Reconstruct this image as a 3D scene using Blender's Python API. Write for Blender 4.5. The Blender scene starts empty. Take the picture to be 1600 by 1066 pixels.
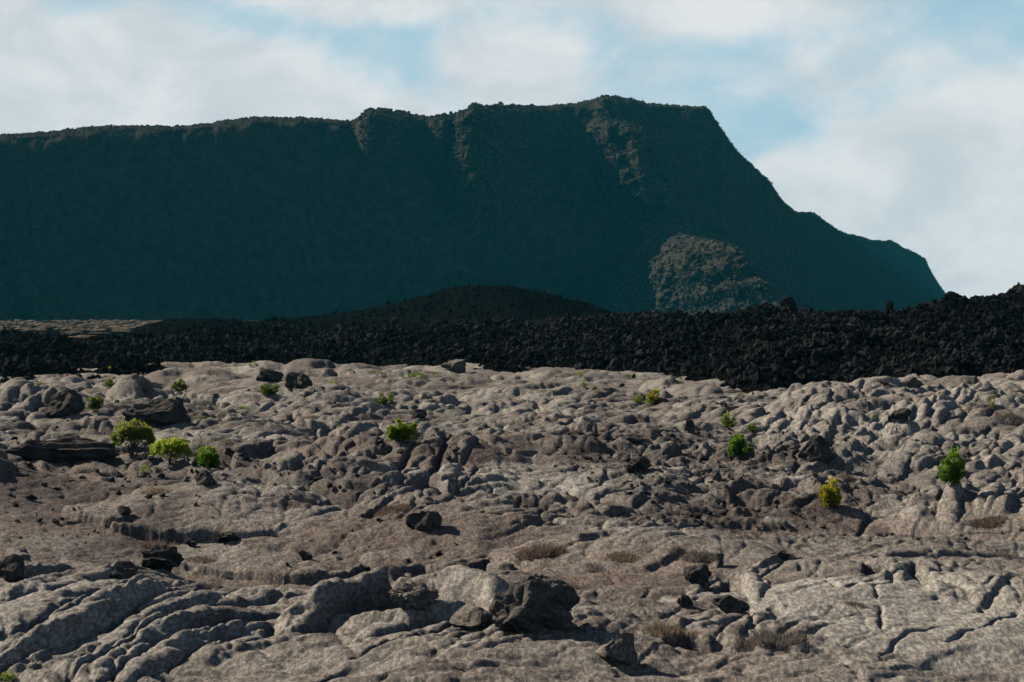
import bpy, math, random
import numpy as np
from mathutils import Vector

scene = bpy.context.scene
R = math.radians
# ------------------------------------------------------------------ camera
CAM_H = 5.0
K = 36.0 / 70.0 / 1600.0          # tangent of one photograph pixel
HOR = 488.0                       # photograph row of the eye level
cam_d = bpy.data.cameras.new('camera')
cam_d.lens = 70.0
cam_d.sensor_width = 36.0
cam_d.clip_start = 0.5
cam_d.clip_end = 12000.0
cam = bpy.data.objects.new('camera', cam_d)
scene.collection.objects.link(cam)
cam.location = (0, 0, CAM_H)
cam.rotation_euler = (R(90) - math.atan((533 - HOR) * K), 0, 0)
scene.camera = cam

# ------------------------------------------------------------------ sun and exposure
SUN_EL, SUN_BACK = 35.0, 29.0
ce = math.cos(R(SUN_EL))
SUN = Vector((-math.cos(R(SUN_BACK)) * ce, math.sin(R(SUN_BACK)) * ce, math.sin(R(SUN_EL))))
sd = bpy.data.lights.new('sun', 'SUN')
sd.energy = 5.0
sd.angle = R(0.5)
sd.color = (1.0, 0.90, 0.78)
so = bpy.data.objects.new('sun', sd)
scene.collection.objects.link(so)
so.rotation_euler = SUN.to_track_quat('Z', 'Y').to_euler()
so.location = SUN * 300
vs = scene.view_settings
vs.view_transform = 'Standard'
vs.look = 'None'
vs.gamma = 1.0
vs.exposure = 0.0
vs.use_curve_mapping = False
scene.render.engine = 'CYCLES'
scene.cycles.use_denoising = True
scene.cycles.max_bounces = 6
scene.cycles.diffuse_bounces = 0
scene.cycles.volume_bounces = 0
scene.cycles.transparent_max_bounces = 6


# ------------------------------------------------------------------ node helpers
class NT:
    def __init__(self, tree):
        self.t = tree
        self.n = tree.nodes
        self.l = tree.links

    def node(self, typ, **kw):
        nd = self.n.new(typ)
        for k, v in kw.items():
            setattr(nd, k, v)
        return nd

    def put(self, sock, v):
        if v is None:
            return
        if hasattr(v, 'links') or isinstance(v, bpy.types.NodeSocket):
            self.l.new(v, sock)
        else:
            sock.default_value = v

    def math(self, op, a, b=None, c=None, clamp=False):
        nd = self.node('ShaderNodeMath', operation=op, use_clamp=clamp)
        for i, v in enumerate((a, b, c)):
            if v is not None:
                self.put(nd.inputs[i], v)
        return nd.outputs[0]

    def noise(self, vec, scale, detail=4, rough=0.55, dist=0.0, dims='3D'):
        nd = self.node('ShaderNodeTexNoise', noise_dimensions=dims)
        self.put(nd.inputs['Vector'], vec)
        nd.inputs['Scale'].default_value = scale
        nd.inputs['Detail'].default_value = detail
        nd.inputs['Roughness'].default_value = rough
        nd.inputs['Distortion'].default_value = dist
        return nd.outputs['Fac']

    def smooth(self, v, lo, hi, a=0.0, b=1.0):
        nd = self.node('ShaderNodeMapRange', interpolation_type='SMOOTHSTEP')
        self.put(nd.inputs['Value'], v)
        nd.inputs['From Min'].default_value = lo
        nd.inputs['From Max'].default_value = hi
        nd.inputs['To Min'].default_value = a
        nd.inputs['To Max'].default_value = b
        return nd.outputs['Result']

    def mix(self, f, a, b):
        nd = self.node('ShaderNodeMix', data_type='RGBA')
        self.put(nd.inputs['Factor'], f)
        for k, v in ((6, a), (7, b)):
            self.put(nd.inputs[k], v if not isinstance(v, tuple) else (*v, 1.0))
        return nd.outputs[2]

    def attr(self, name, out='Fac'):
        return self.node('ShaderNodeAttribute', attribute_name=name).outputs[out]


# ------------------------------------------------------------------ sky
world = bpy.data.worlds.new('World')
scene.world = world
world.use_nodes = True
w = NT(world.node_tree)
w.n.clear()
sky = w.node('ShaderNodeTexSky', sky_type='NISHITA')
sky.sun_disc = False
sky.sun_elevation = R(SUN_EL)
sky.sun_rotation = math.atan2(SUN.x, SUN.y)
sky.altitude = 2300.0
sky.air_density = 1.0
sky.dust_density = 0.3
sky.ozone_density = 2.0
bg_sky = w.node('ShaderNodeBackground')
bg_sky.inputs['Strength'].default_value = 0.05
w.l.new(sky.outputs[0], bg_sky.inputs['Color'])
tc = w.node('ShaderNodeTexCoord')
sep = w.node('ShaderNodeSeparateXYZ')
w.l.new(tc.outputs['Generated'], sep.inputs[0])
gx, gy, gz_ = sep.outputs
az = w.math('ARCTAN2', gx, gy)
el = w.math('ARCSINE', gz_)
comb = w.node('ShaderNodeCombineXYZ')
w.put(comb.inputs[0], az)
w.put(comb.inputs[1], w.math('MULTIPLY', el, 1.5))
warp = comb.outputs[0]
n_big = w.noise(warp, 9.0, 6, 0.55, 0.3)
n_fine = w.noise(warp, 34.0, 6, 0.6, 0.2)
# banks of cloud low over the ridge: (azimuth px, row px, half width, half height, weight)
BLOBS = [(120, 190, 430, 200, 1.1), (-250, 80, 400, 280, 1.1), (330, 150, 330, 110, .8), (210, 95, 120, 80, .7), (1200, 120, 260, 130, .30), (560, -20, 240, 70, .65),
         (820, 110, 170, 90, .5), (1080, 0, 300, 90, .6), (1500, 380, 420, 235, 1.25), (1250, 330, 150, 110, .8),
         (1850, 250, 300, 190, .9), (1300, 300, 90, 75, .8), (1400, 245, 120, 85, .9), (1530, 215, 130, 85, .9), (1215, 275, 60, 30, .7), (520, 190, 240, 80, .7)]
field = None
for bx_, by_, bw, bh, wt in BLOBS:
    a0 = math.atan((bx_ - 800) * K)
    e0 = math.atan((HOR - by_) * K)
    dx = w.math('DIVIDE', w.math('SUBTRACT', az, a0), bw * K)
    dy = w.math('DIVIDE', w.math('SUBTRACT', el, e0), bh * K)
    d2 = w.math('SQRT', w.math('ADD', w.math('MULTIPLY', dx, dx), w.math('MULTIPLY', dy, dy)))
    v = w.math('MULTIPLY', w.math('SUBTRACT', 1.0, d2), wt)
    field = v if field is None else w.math('SMOOTH_MAX', field, v, 0.25)
# broken cloud goes on all round, thinning overhead, sparser out of view to deepen shadows
low = w.smooth(el, 0.05, 0.5, -0.3, -0.9)
out_az = w.smooth(w.math('ABSOLUTE', az), 0.36, 0.6)
out_el = w.smooth(el, 0.2, 0.32)
outside = w.math('MAXIMUM', out_az, out_el)
mixf = w.node('ShaderNodeMix', data_type='FLOAT')
w.put(mixf.inputs[0], outside)
w.put(mixf.inputs[2], field)
w.put(mixf.inputs[3], low)
f = w.math('ADD', mixf.outputs[0], w.math('MULTIPLY', w.math('SUBTRACT', n_big, 0.5), 1.3))
f = w.math('ADD', f, w.math('MULTIPLY', w.math('SUBTRACT', n_fine, 0.5), 0.35))
dens = w.smooth(f, -0.16, 0.28)
veil = w.math('MULTIPLY', w.smooth(n_big, 0.3, 0.75), 0.35)
n_wisp = w.noise(warp, 6.0, 6, 0.6, 0.6)
dens = w.math('MAXIMUM', dens, w.math('MULTIPLY', w.smooth(n_wisp, 0.40, 0.62, 0.0, 0.45), w.smooth(el, 0.2, 0.45, 1.0, 0.0)))
n_shade = w.noise(warp, 14.0, 5, 0.55, 0.4)
ccol = w.mix(w.smooth(n_shade, 0.35, 0.65), (0.62, 0.67, 0.705), (0.82, 0.825, 0.83))
bg_cl = w.node('ShaderNodeBackground')
w.l.new(ccol, bg_cl.inputs['Color'])
bg_cl.inputs['Strength'].default_value = 1.0
bg_v = w.node('ShaderNodeBackground')                # thin bright veil low over the horizon
bg_v.inputs['Color'].default_value = (0.40, 0.625, 0.75, 1)
mv = w.node('ShaderNodeMixShader')
vd = w.node('ShaderNodeVectorMath', operation='DOT_PRODUCT')   # veil dimmed away from the sun, like forward scatter, to deepen shadows
w.l.new(tc.outputs['Generated'], vd.inputs[0])
vd.inputs[1].default_value = SUN
w.put(mv.inputs[0], w.math('MULTIPLY', w.smooth(el, 0.14, 0.23, 0.92, 0.0), w.smooth(vd.outputs['Value'], -0.75, 0.15, 0.25, 1.0)))
w.l.new(bg_sky.outputs[0], mv.inputs[1])
w.l.new(bg_v.outputs[0], mv.inputs[2])
mx = w.node('ShaderNodeMixShader')
w.put(mx.inputs[0], w.math('MULTIPLY', dens, 0.93))
w.l.new(mv.outputs[0], mx.inputs[1])
w.l.new(bg_cl.outputs[0], mx.inputs[2])
wo = w.node('ShaderNodeOutputWorld')
w.l.new(mx.outputs[0], wo.inputs['Surface'])

# ------------------------------------------------------------------ numpy noise
rng = np.random.default_rng(7)
_P = rng.permutation(4096).astype(np.int64)
_G = rng.uniform(0, 2 * np.pi, 4096)
_GX, _GY = np.cos(_G), np.sin(_G)
_U = rng.uniform(0, 1, (4096, 4))


def _h(ix, iy, s=0):
    return _P[(_P[(ix + s * 131) & 4095] + iy) & 4095]


def perlin(x, y, s=0):
    ix = np.floor(x).astype(np.int64)
    iy = np.floor(y).astype(np.int64)
    fx, fy = x - ix, y - iy
    u = fx * fx * fx * (fx * (fx * 6 - 15) + 10)
    v = fy * fy * fy * (fy * (fy * 6 - 15) + 10)
    r = []
    for a in (0, 1):
        for b in (0, 1):
            h = _h(ix + a, iy + b, s)
            r.append(_GX[h] * (fx - a) + _GY[h] * (fy - b))
    return 1.5 * ((r[0] * (1 - v) + r[1] * v) * (1 - u) + (r[2] * (1 - v) + r[3] * v) * u)


def fbm(x, y, octv=4, s=0, gain=0.5):
    z = np.zeros_like(x)
    a = 1.0
    for i in range(octv):
        z += a * perlin(x * 2 ** i + 17.3 * i, y * 2 ** i - 9.1 * i, s + i)
        a *= gain
    return z


def worley(x, y, s=0):
    """F1, F2, offset to the nearest seed, random numbers of the nearest cell"""
    ix = np.floor(x).astype(np.int64)
    iy = np.floor(y).astype(np.int64)
    f1 = np.full(x.shape, 9.0)
    f2 = np.full(x.shape, 9.0)
    ox = np.zeros_like(x)
    oy = np.zeros_like(x)
    hid = np.zeros(x.shape, np.int64)
    for a in (-1, 0, 1):
        for b in (-1, 0, 1):
            h = _h(ix + a, iy + b, s)
            ddx = ix + a + _U[h, 0] - x
            ddy = iy + b + _U[h, 1] - y
            d = np.sqrt(ddx * ddx + ddy * ddy)
            near = d < f1
            f2 = np.where(near, f1, np.minimum(f2, d))
            f1 = np.where(near, d, f1)
            ox = np.where(near, ddx, ox)
            oy = np.where(near, ddy, oy)
            hid = np.where(near, h, hid)
    return f1, f2, ox, oy, hid


def sstep(a, b, x):
    t = np.clip((x - a) / (b - a), 0, 1)
    return t * t * (3 - 2 * t)


def unp(px, py, z=0.0):
    """photograph pixel -> point of the level z"""
    d = (CAM_H - z) / max((py - HOR) * K, 1e-5)
    return (px - 800) * K * d, d


# ------------------------------------------------------------------ mesh helpers
def mesh_np(name, V, F, smooth=True, attrs=None):
    me = bpy.data.meshes.new(name)
    V = np.asarray(V, np.float32)
    F = np.asarray(F, np.int32)
    n, k = F.shape
    me.vertices.add(len(V))
    me.vertices.foreach_set('co', V.ravel())
    me.loops.add(n * k)
    me.loops.foreach_set('vertex_index', F.ravel())
    me.polygons.add(n)
    me.polygons.foreach_set('loop_start', np.arange(0, n * k, k, dtype=np.int32))
    me.polygons.foreach_set('use_smooth', np.full(n, smooth, bool))
    for an, av in (attrs or {}).items():
        at = me.attributes.new(an, 'FLOAT', 'POINT')
        at.data.foreach_set('value', np.asarray(av, np.float32).ravel())
    me.update(calc_edges=True)
    return me


def grid_faces(nr, nc):
    i = np.arange(nr * nc, dtype=np.int32).reshape(nr, nc)
    return np.stack([i[:-1, :-1], i[:-1, 1:], i[1:, 1:], i[1:, :-1]], -1).reshape(-1, 4)


def link(name, me, mat=None, parent=None):
    o = bpy.data.objects.new(name, me)
    scene.collection.objects.link(o)
    if mat is not None and me is not None and not me.materials:
        me.materials.append(mat)
    if parent is not None:
        o.parent = parent
    return o


def tag(o, label=None, cat=None, group=None, kind=None):
    if label: o['label'] = label
    if cat: o['category'] = cat
    if group: o['group'] = group
    if kind: o['kind'] = kind
    return o


def new_mat(name):
    m = bpy.data.materials.new(name)
    m.use_nodes = True
    t = NT(m.node_tree)
    b = t.n['Principled BSDF']
    b.inputs['Specular IOR Level'].default_value = 0.25
    b.inputs['Roughness'].default_value = 0.9
    return m, t, b


# ------------------------------------------------------------------ materials
def mat_pahoehoe():
    m, t, b = new_mat('weathered_lava')
    geo = t.node('ShaderNodeNewGeometry')
    p = geo.outputs['Position']
    tone = t.attr('tone')
    soil = t.attr('soil')
    rub = t.attr('rubble')
    n1 = t.noise(p, 0.35, 6, 0.6)
    n2 = t.noise(p, 2.2, 6, 0.65)
    mp = t.node('ShaderNodeMapping')
    mp.inputs['Scale'].default_value = (1.0, 0.33, 1.0)
    t.l.new(p, mp.inputs['Vector'])
    n3 = t.noise(mp.outputs[0], 17.0, 5, 0.7)
    n4 = t.noise(mp.outputs[0], 55.0, 3, 0.7)
    col = t.mix(t.smooth(n1, 0.36, 0.64), (0.195, 0.160, 0.132), (0.325, 0.292, 0.240))
    f = t.math('ADD', t.math('MULTIPLY', tone, 0.55), t.math('MULTIPLY', n2, 0.6))
    col = t.mix(t.smooth(f, 0.35, 0.85), t.mix(0.45, col, (0.15, 0.118, 0.104)), t.mix(0.6, col, (0.54, 0.505, 0.425)))
    # rust coloured moss and grit in the hollows between lobes
    sf = t.math('MULTIPLY', soil, t.smooth(n2, 0.28, 0.62))
    col = t.mix(t.math('MULTIPLY', sf, 0.75), col, (0.245, 0.188, 0.150))
    col = t.mix(t.math('MULTIPLY', rub, t.smooth(n2, 0.3, 0.7, 0.35, 0.85)), col, (0.075, 0.068, 0.064))
    n0 = t.noise(p, 0.11, 4, 0.6)
    col = t.mix(t.smooth(n0, 0.52, 0.68, 0.0, 0.45), col, (0.16, 0.118, 0.098))
    col = t.mix(t.smooth(n0, 0.48, 0.32, 0.0, 0.30), col, (0.36, 0.35, 0.31))
    # lichen specks
    sp = t.smooth(n3, 0.36, 0.68)
    hs = t.node('ShaderNodeHueSaturation')
    t.put(hs.inputs['Color'], col)
    t.put(hs.inputs['Value'], t.math('MULTIPLY', t.smooth(sp, 0, 1, 0.6, 1.35), t.smooth(n4, 0.3, 0.7, 0.75, 1.25)))
    t.l.new(hs.outputs[0], b.inputs['Base Color'])
    b.inputs['Roughness'].default_value = 0.95
    b.inputs['Specular IOR Level'].default_value = 0.05
    h = t.math('ADD', t.math('MULTIPLY', n2, 0.05), t.math('MULTIPLY', n3, 0.024))
    h = t.math('ADD', h, t.math('MULTIPLY', n4, 0.006))
    bp = t.node('ShaderNodeBump')
    bp.inputs['Strength'].default_value = 0.9
    bp.inputs['Distance'].default_value = 1.0
    t.put(bp.inputs['Height'], h)
    t.l.new(bp.outputs[0], b.inputs['Normal'])
    return m


def mat_rock(name, c1, c2, scale=3.0, bump=0.06, obj=True, patch=0.0):
    m, t, b = new_mat(name)
    b.inputs['Specular IOR Level'].default_value = 0.0
    b.inputs['Roughness'].default_value = 1.0
    tcn = t.node('ShaderNodeTexCoord')
    p = tcn.outputs['Object'] if obj else t.node('ShaderNodeNewGeometry').outputs['Position']
    n1 = t.noise(p, scale, 6, 0.65)
    n2 = t.noise(p, scale * 7, 5, 0.7)
    col = t.mix(t.smooth(n1, 0.3, 0.7), c1, c2)
    hs = t.node('ShaderNodeHueSaturation')
    t.put(hs.inputs['Color'], col)
    val = t.smooth(n2, 0.3, 0.7, 0.6, 1.35)
    if patch:
        n5 = t.noise(t.node('ShaderNodeNewGeometry').outputs['Position'], patch, 4, 0.6)
        val = t.math('MULTIPLY', val, t.smooth(n5, 0.36, 0.64, 0.4, 1.25))
    t.put(hs.inputs['Value'], val)
    t.l.new(hs.outputs[0], b.inputs['Base Color'])
    h = t.math('ADD', t.math('MULTIPLY', n1, bump), t.math('MULTIPLY', n2, bump * 0.35))
    bp = t.node('ShaderNodeBump')
    bp.inputs['Strength'].default_value = 0.9
    bp.inputs['Distance'].default_value = 1.0
    t.put(bp.inputs['Height'], h)
    t.l.new(bp.outputs[0], b.inputs['Normal'])
    return m


def mat_leaf(name, c1, c2, trans=0.58):
    m, t, b = new_mat(name)
    oi = t.node('ShaderNodeTexCoord')
    n = t.noise(oi.outputs['Object'], 4.0, 3, 0.6)
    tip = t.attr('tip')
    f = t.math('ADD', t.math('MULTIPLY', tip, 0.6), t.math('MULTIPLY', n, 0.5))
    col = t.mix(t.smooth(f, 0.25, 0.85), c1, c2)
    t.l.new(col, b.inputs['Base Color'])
    b.inputs['Roughness'].default_value = 0.6
    tr = t.node('ShaderNodeBsdfTranslucent')
    t.l.new(col, tr.inputs['Color'])
    ms = t.node('ShaderNodeMixShader')
    ms.inputs[0].default_value = trans
    t.l.new(b.outputs[0], ms.inputs[1])
    t.l.new(tr.outputs[0], ms.inputs[2])
    t.l.new(ms.outputs[0], t.n['Material Output'].inputs['Surface'])
    return m


M_PAHO = mat_pahoehoe()
M_AA = mat_rock('black_clinker', (0.0035, 0.0042, 0.0045), (0.010, 0.0105, 0.0105), 0.8, 0.25, False)  # black clinker, darkened further so the far hump looks unlit
M_BLOCK = mat_rock('black_lava_block', (0.016, 0.018, 0.019), (0.060, 0.058, 0.055), 2.5, 0.10, True, 0.09)
M_BLOCK2 = mat_rock('brown_clinker', (0.020, 0.017, 0.015), (0.050, 0.040, 0.034), 2.5, 0.10)
M_DARK = mat_rock('shade_dark_lava_rock', (0.06, 0.053, 0.048), (0.15, 0.133, 0.117), 3.0, 0.08)  # dark stone, its base colour partly standing in for shadowed faces
M_MID = mat_rock('rough_lava_rock', (0.085, 0.075, 0.066), (0.19, 0.17, 0.145), 3.5, 0.07)
M_GREY = mat_rock('grey_lava_rock', (0.13, 0.11, 0.095), (0.26, 0.235, 0.20), 4.0, 0.05)
M_SCRUB = mat_rock('hill_scrub', (0.050, 0.046, 0.035), (0.130, 0.107, 0.087), 0.35, 0.0, False)
M_CLIFF = mat_rock('overgrown_cliff', (0.030, 0.031, 0.024), (0.075, 0.063, 0.050), 0.12, 1.2, False)
M_PLAIN = mat_rock('grassy_plain', (0.12, 0.085, 0.06), (0.24, 0.19, 0.13), 0.06, 0.3, False)

# ------------------------------------------------------------------ pahoehoe ground
R0, R1, R2 = 21.0, 46.0, 235.0
rad = np.concatenate([np.exp(np.arange(math.log(R0), math.log(R1), 0.0014)), np.exp(np.arange(math.log(R1), math.log(130), 0.0019)), np.exp(np.arange(math.log(130), math.log(R2), 0.0032))])
dth = 0.00088
th = np.concatenate([np.linspace(-0.75, -0.31, 50)[:-1], np.arange(-0.31, 0.31, dth), np.linspace(0.31, 0.75, 50)[1:]])
NR, NC = len(rad), len(th)
TT, RR = np.meshgrid(np.tan(th), rad)          # columns keep x / y constant, rows keep y
GX, GY = TT * RR, RR.copy()
PX = 800 + TT / K
PY = HOR + CAM_H / GY / K


def ell(cx, cy, rx, ry, soft=0.35):
    d = np.sqrt(((PX - cx) / rx) ** 2 + ((PY - cy) / ry) ** 2)
    return 1 - sstep(1 - soft, 1 + soft, d)


def win(x, y, r):
    """slice of the grid that covers the disc (x, y, r)"""
    j0, j1 = np.searchsorted(rad, [y - r, y + r])
    t0 = min((x - r) / max(y - r, 5), (x - r) / (y + r))
    t1 = max((x + r) / max(y - r, 5), (x + r) / (y + r))
    i0, i1 = np.searchsorted(th, [math.atan(t0), math.atan(t1)])
    return slice(max(j0 - 1, 0), j1 + 1), slice(max(i0 - 1, 0), i1 + 1)


nA = fbm(GX * 0.55, GY * 0.55, 3, 1)          # outline wobble
nB = fbm(GX * 0.11, GY * 0.11, 3, 5)          # broad swells
nC = fbm(GX * 1.9, GY * 1.9, 4, 9)            # lumps

flat = np.maximum.reduce([ell(620, 885, 330, 42), ell(1000, 925, 170, 30), ell(1350, 830, 330, 25) * .8, ell(480, 850, 260, 30)])
gravel = ell(60, 830, 260, 85, 0.25)
rubm = np.maximum.reduce([ell(1090, 775, 150, 65), ell(960, 745, 90, 40), ell(1250, 770, 160, 50) * .7, ell(560, 870, 190, 38) * .3,
                          ell(330, 770, 130, 40) * .8, ell(470, 800, 120, 22) * .6, ell(1150, 840, 230, 25) * .8, ell(930, 1010, 90, 42) * .5,
                          ell(60, 790, 130, 30) * .3, ell(1330, 850, 260, 18) * .6])
patch = sstep(0.3, 0.65, fbm(GX * 0.16 + 40, GY * 0.10, 3, 21)) * 0.6
rubm = np.maximum(rubm, patch * (1 - flat) * (1 - gravel) * sstep(38, 50, GY))
rubm *= sstep(-0.5, 0.15, nA + 0.35)

macro = 0.35 * nB
macro += 1.7 * np.exp(-(((GX + 17.5) / 7.0) ** 2 + ((GY - 50) / 9.0) ** 2))      # gravel mound on the left
macro += 1.2 * sstep(2, 24, GX) * sstep(62, 84, GY) * (1 - sstep(92, 122, GY))
macro += 0.9 * np.exp(-(((GX + 32) / 12) ** 2 + ((GY - 100) / 16) ** 2))
macro += 0.6 * np.exp(-(((GX + 1) / 6) ** 2 + ((GY - 62) / 6) ** 2))
macro += 0.25 * sstep(110, 160, GY)
macro -= 0.25 * flat
macro -= 1.1 * sstep(150, 205, GY)
Z = macro - 0.18
TONE = np.full(Z.shape, 0.35) + 0.15 * nB
LOBE = np.zeros(Z.shape)


def lobe(x, y, a, b, rot, zb, h, p=2.4, q=0.55, wob=0.22, tone=0.5, ropes=None):
    sj, si = win(x, y, max(a, b) * 1.3)
    X, Y = GX[sj, si] - x, GY[sj, si] - y
    if X.size == 0:
        return
    c, s = math.cos(rot), math.sin(rot)
    u, v = (X * c + Y * s), (-X * s + Y * c)
    rr = np.sqrt((u / a) ** 2 + (v / b) ** 2) + wob * nA[sj, si]
    m = rr < 1
    if not m.any():
        return
    prof = np.clip(1 - np.abs(rr) ** p, 0, 1) ** q
    top = zb + .8 * (macro[sj, si] - gz0(macro, x, y)) + h * prof
    if ropes:
        wl, amp, curv, ang = ropes
        ph = (u * math.cos(ang) + v * math.sin(ang)) + curv * (-u * math.sin(ang) + v * math.cos(ang)) ** 2 + 0.35 * nA[sj, si] * wl * 3
        fade = np.clip(1.6 - 0.0031 * Y.mean() * 0 - 0, 0, 1)
        top = top + amp * fade * (np.abs(np.sin(ph * np.pi / wl)) ** 0.42 - 0.65) * sstep(.35, .8, prof) * (.45 + .55 * sstep(-.25, .2, nC[sj, si] + nA[sj, si]))
    better = m & (top > Z[sj, si])
    Z[sj, si] = np.where(better, top, Z[sj, si])
    TONE[sj, si] = np.where(better, tone, TONE[sj, si])
    LOBE[sj, si] = np.where(better, prof, LOBE[sj, si])


def gz0(A, x, y):
    j = min(max(np.searchsorted(rad, y), 1), NR - 1)
    i = min(max(np.searchsorted(th, math.atan(x / y)), 1), NC - 1)
    return float(A[j, i])


lr = random.Random(11)
for k in range(2900):
    y = math.sqrt(lr.uniform(22 ** 2, 235 ** 2))
    if k % 3 == 0:
        y = lr.uniform(24, 100)
    x = lr.uniform(-0.34, 0.34) * y
    fl = gz0(flat, x, y)
    gr = gz0(gravel, x, y)
    rb = gz0(rubm, x, y)
    small = lr.random() < .3
    a = lr.uniform(.5, 1.0) if small else min(max(lr.lognormvariate(0.85, 0.42), 1.0), 5.0)
    if fl > .4 or rb > .5:
        a *= 0.5
    if gr > .4 and y < 62:
        continue
    b = a * lr.uniform(.55, 1.2)
    rot = lr.gauss(-0.2, 0.4)
    h = a * lr.uniform(0.05, 0.13)
    if small: h *= 1.3
    if fl > .4: h *= 0.45
    if y < 44 and fl < .4: h *= .6
    ro = None
    if lr.random() < 0.75 and a > 0.6:
        wl = lr.uniform(0.40, 0.9) * (1 + max(y - 50, 0) / 80)
        ang = lr.gauss(0.1, 0.35) if lr.random() < .75 else lr.gauss(1.57, 0.35)
        ro = (wl, wl * lr.uniform(0.07, 0.17) * (1 if y < 60 else (60 / y) ** .5), lr.uniform(-0.3, 0.3) / a, ang)
    lobe(x, y, a, b, rot, gz0(macro, x, y) + lr.uniform(-0.14, 0.10), h, lr.uniform(1.9, 2.6), lr.uniform(.65, 1.0),
         lr.uniform(.12, .3), lr.uniform(0.05, 0.8), ro)

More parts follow.
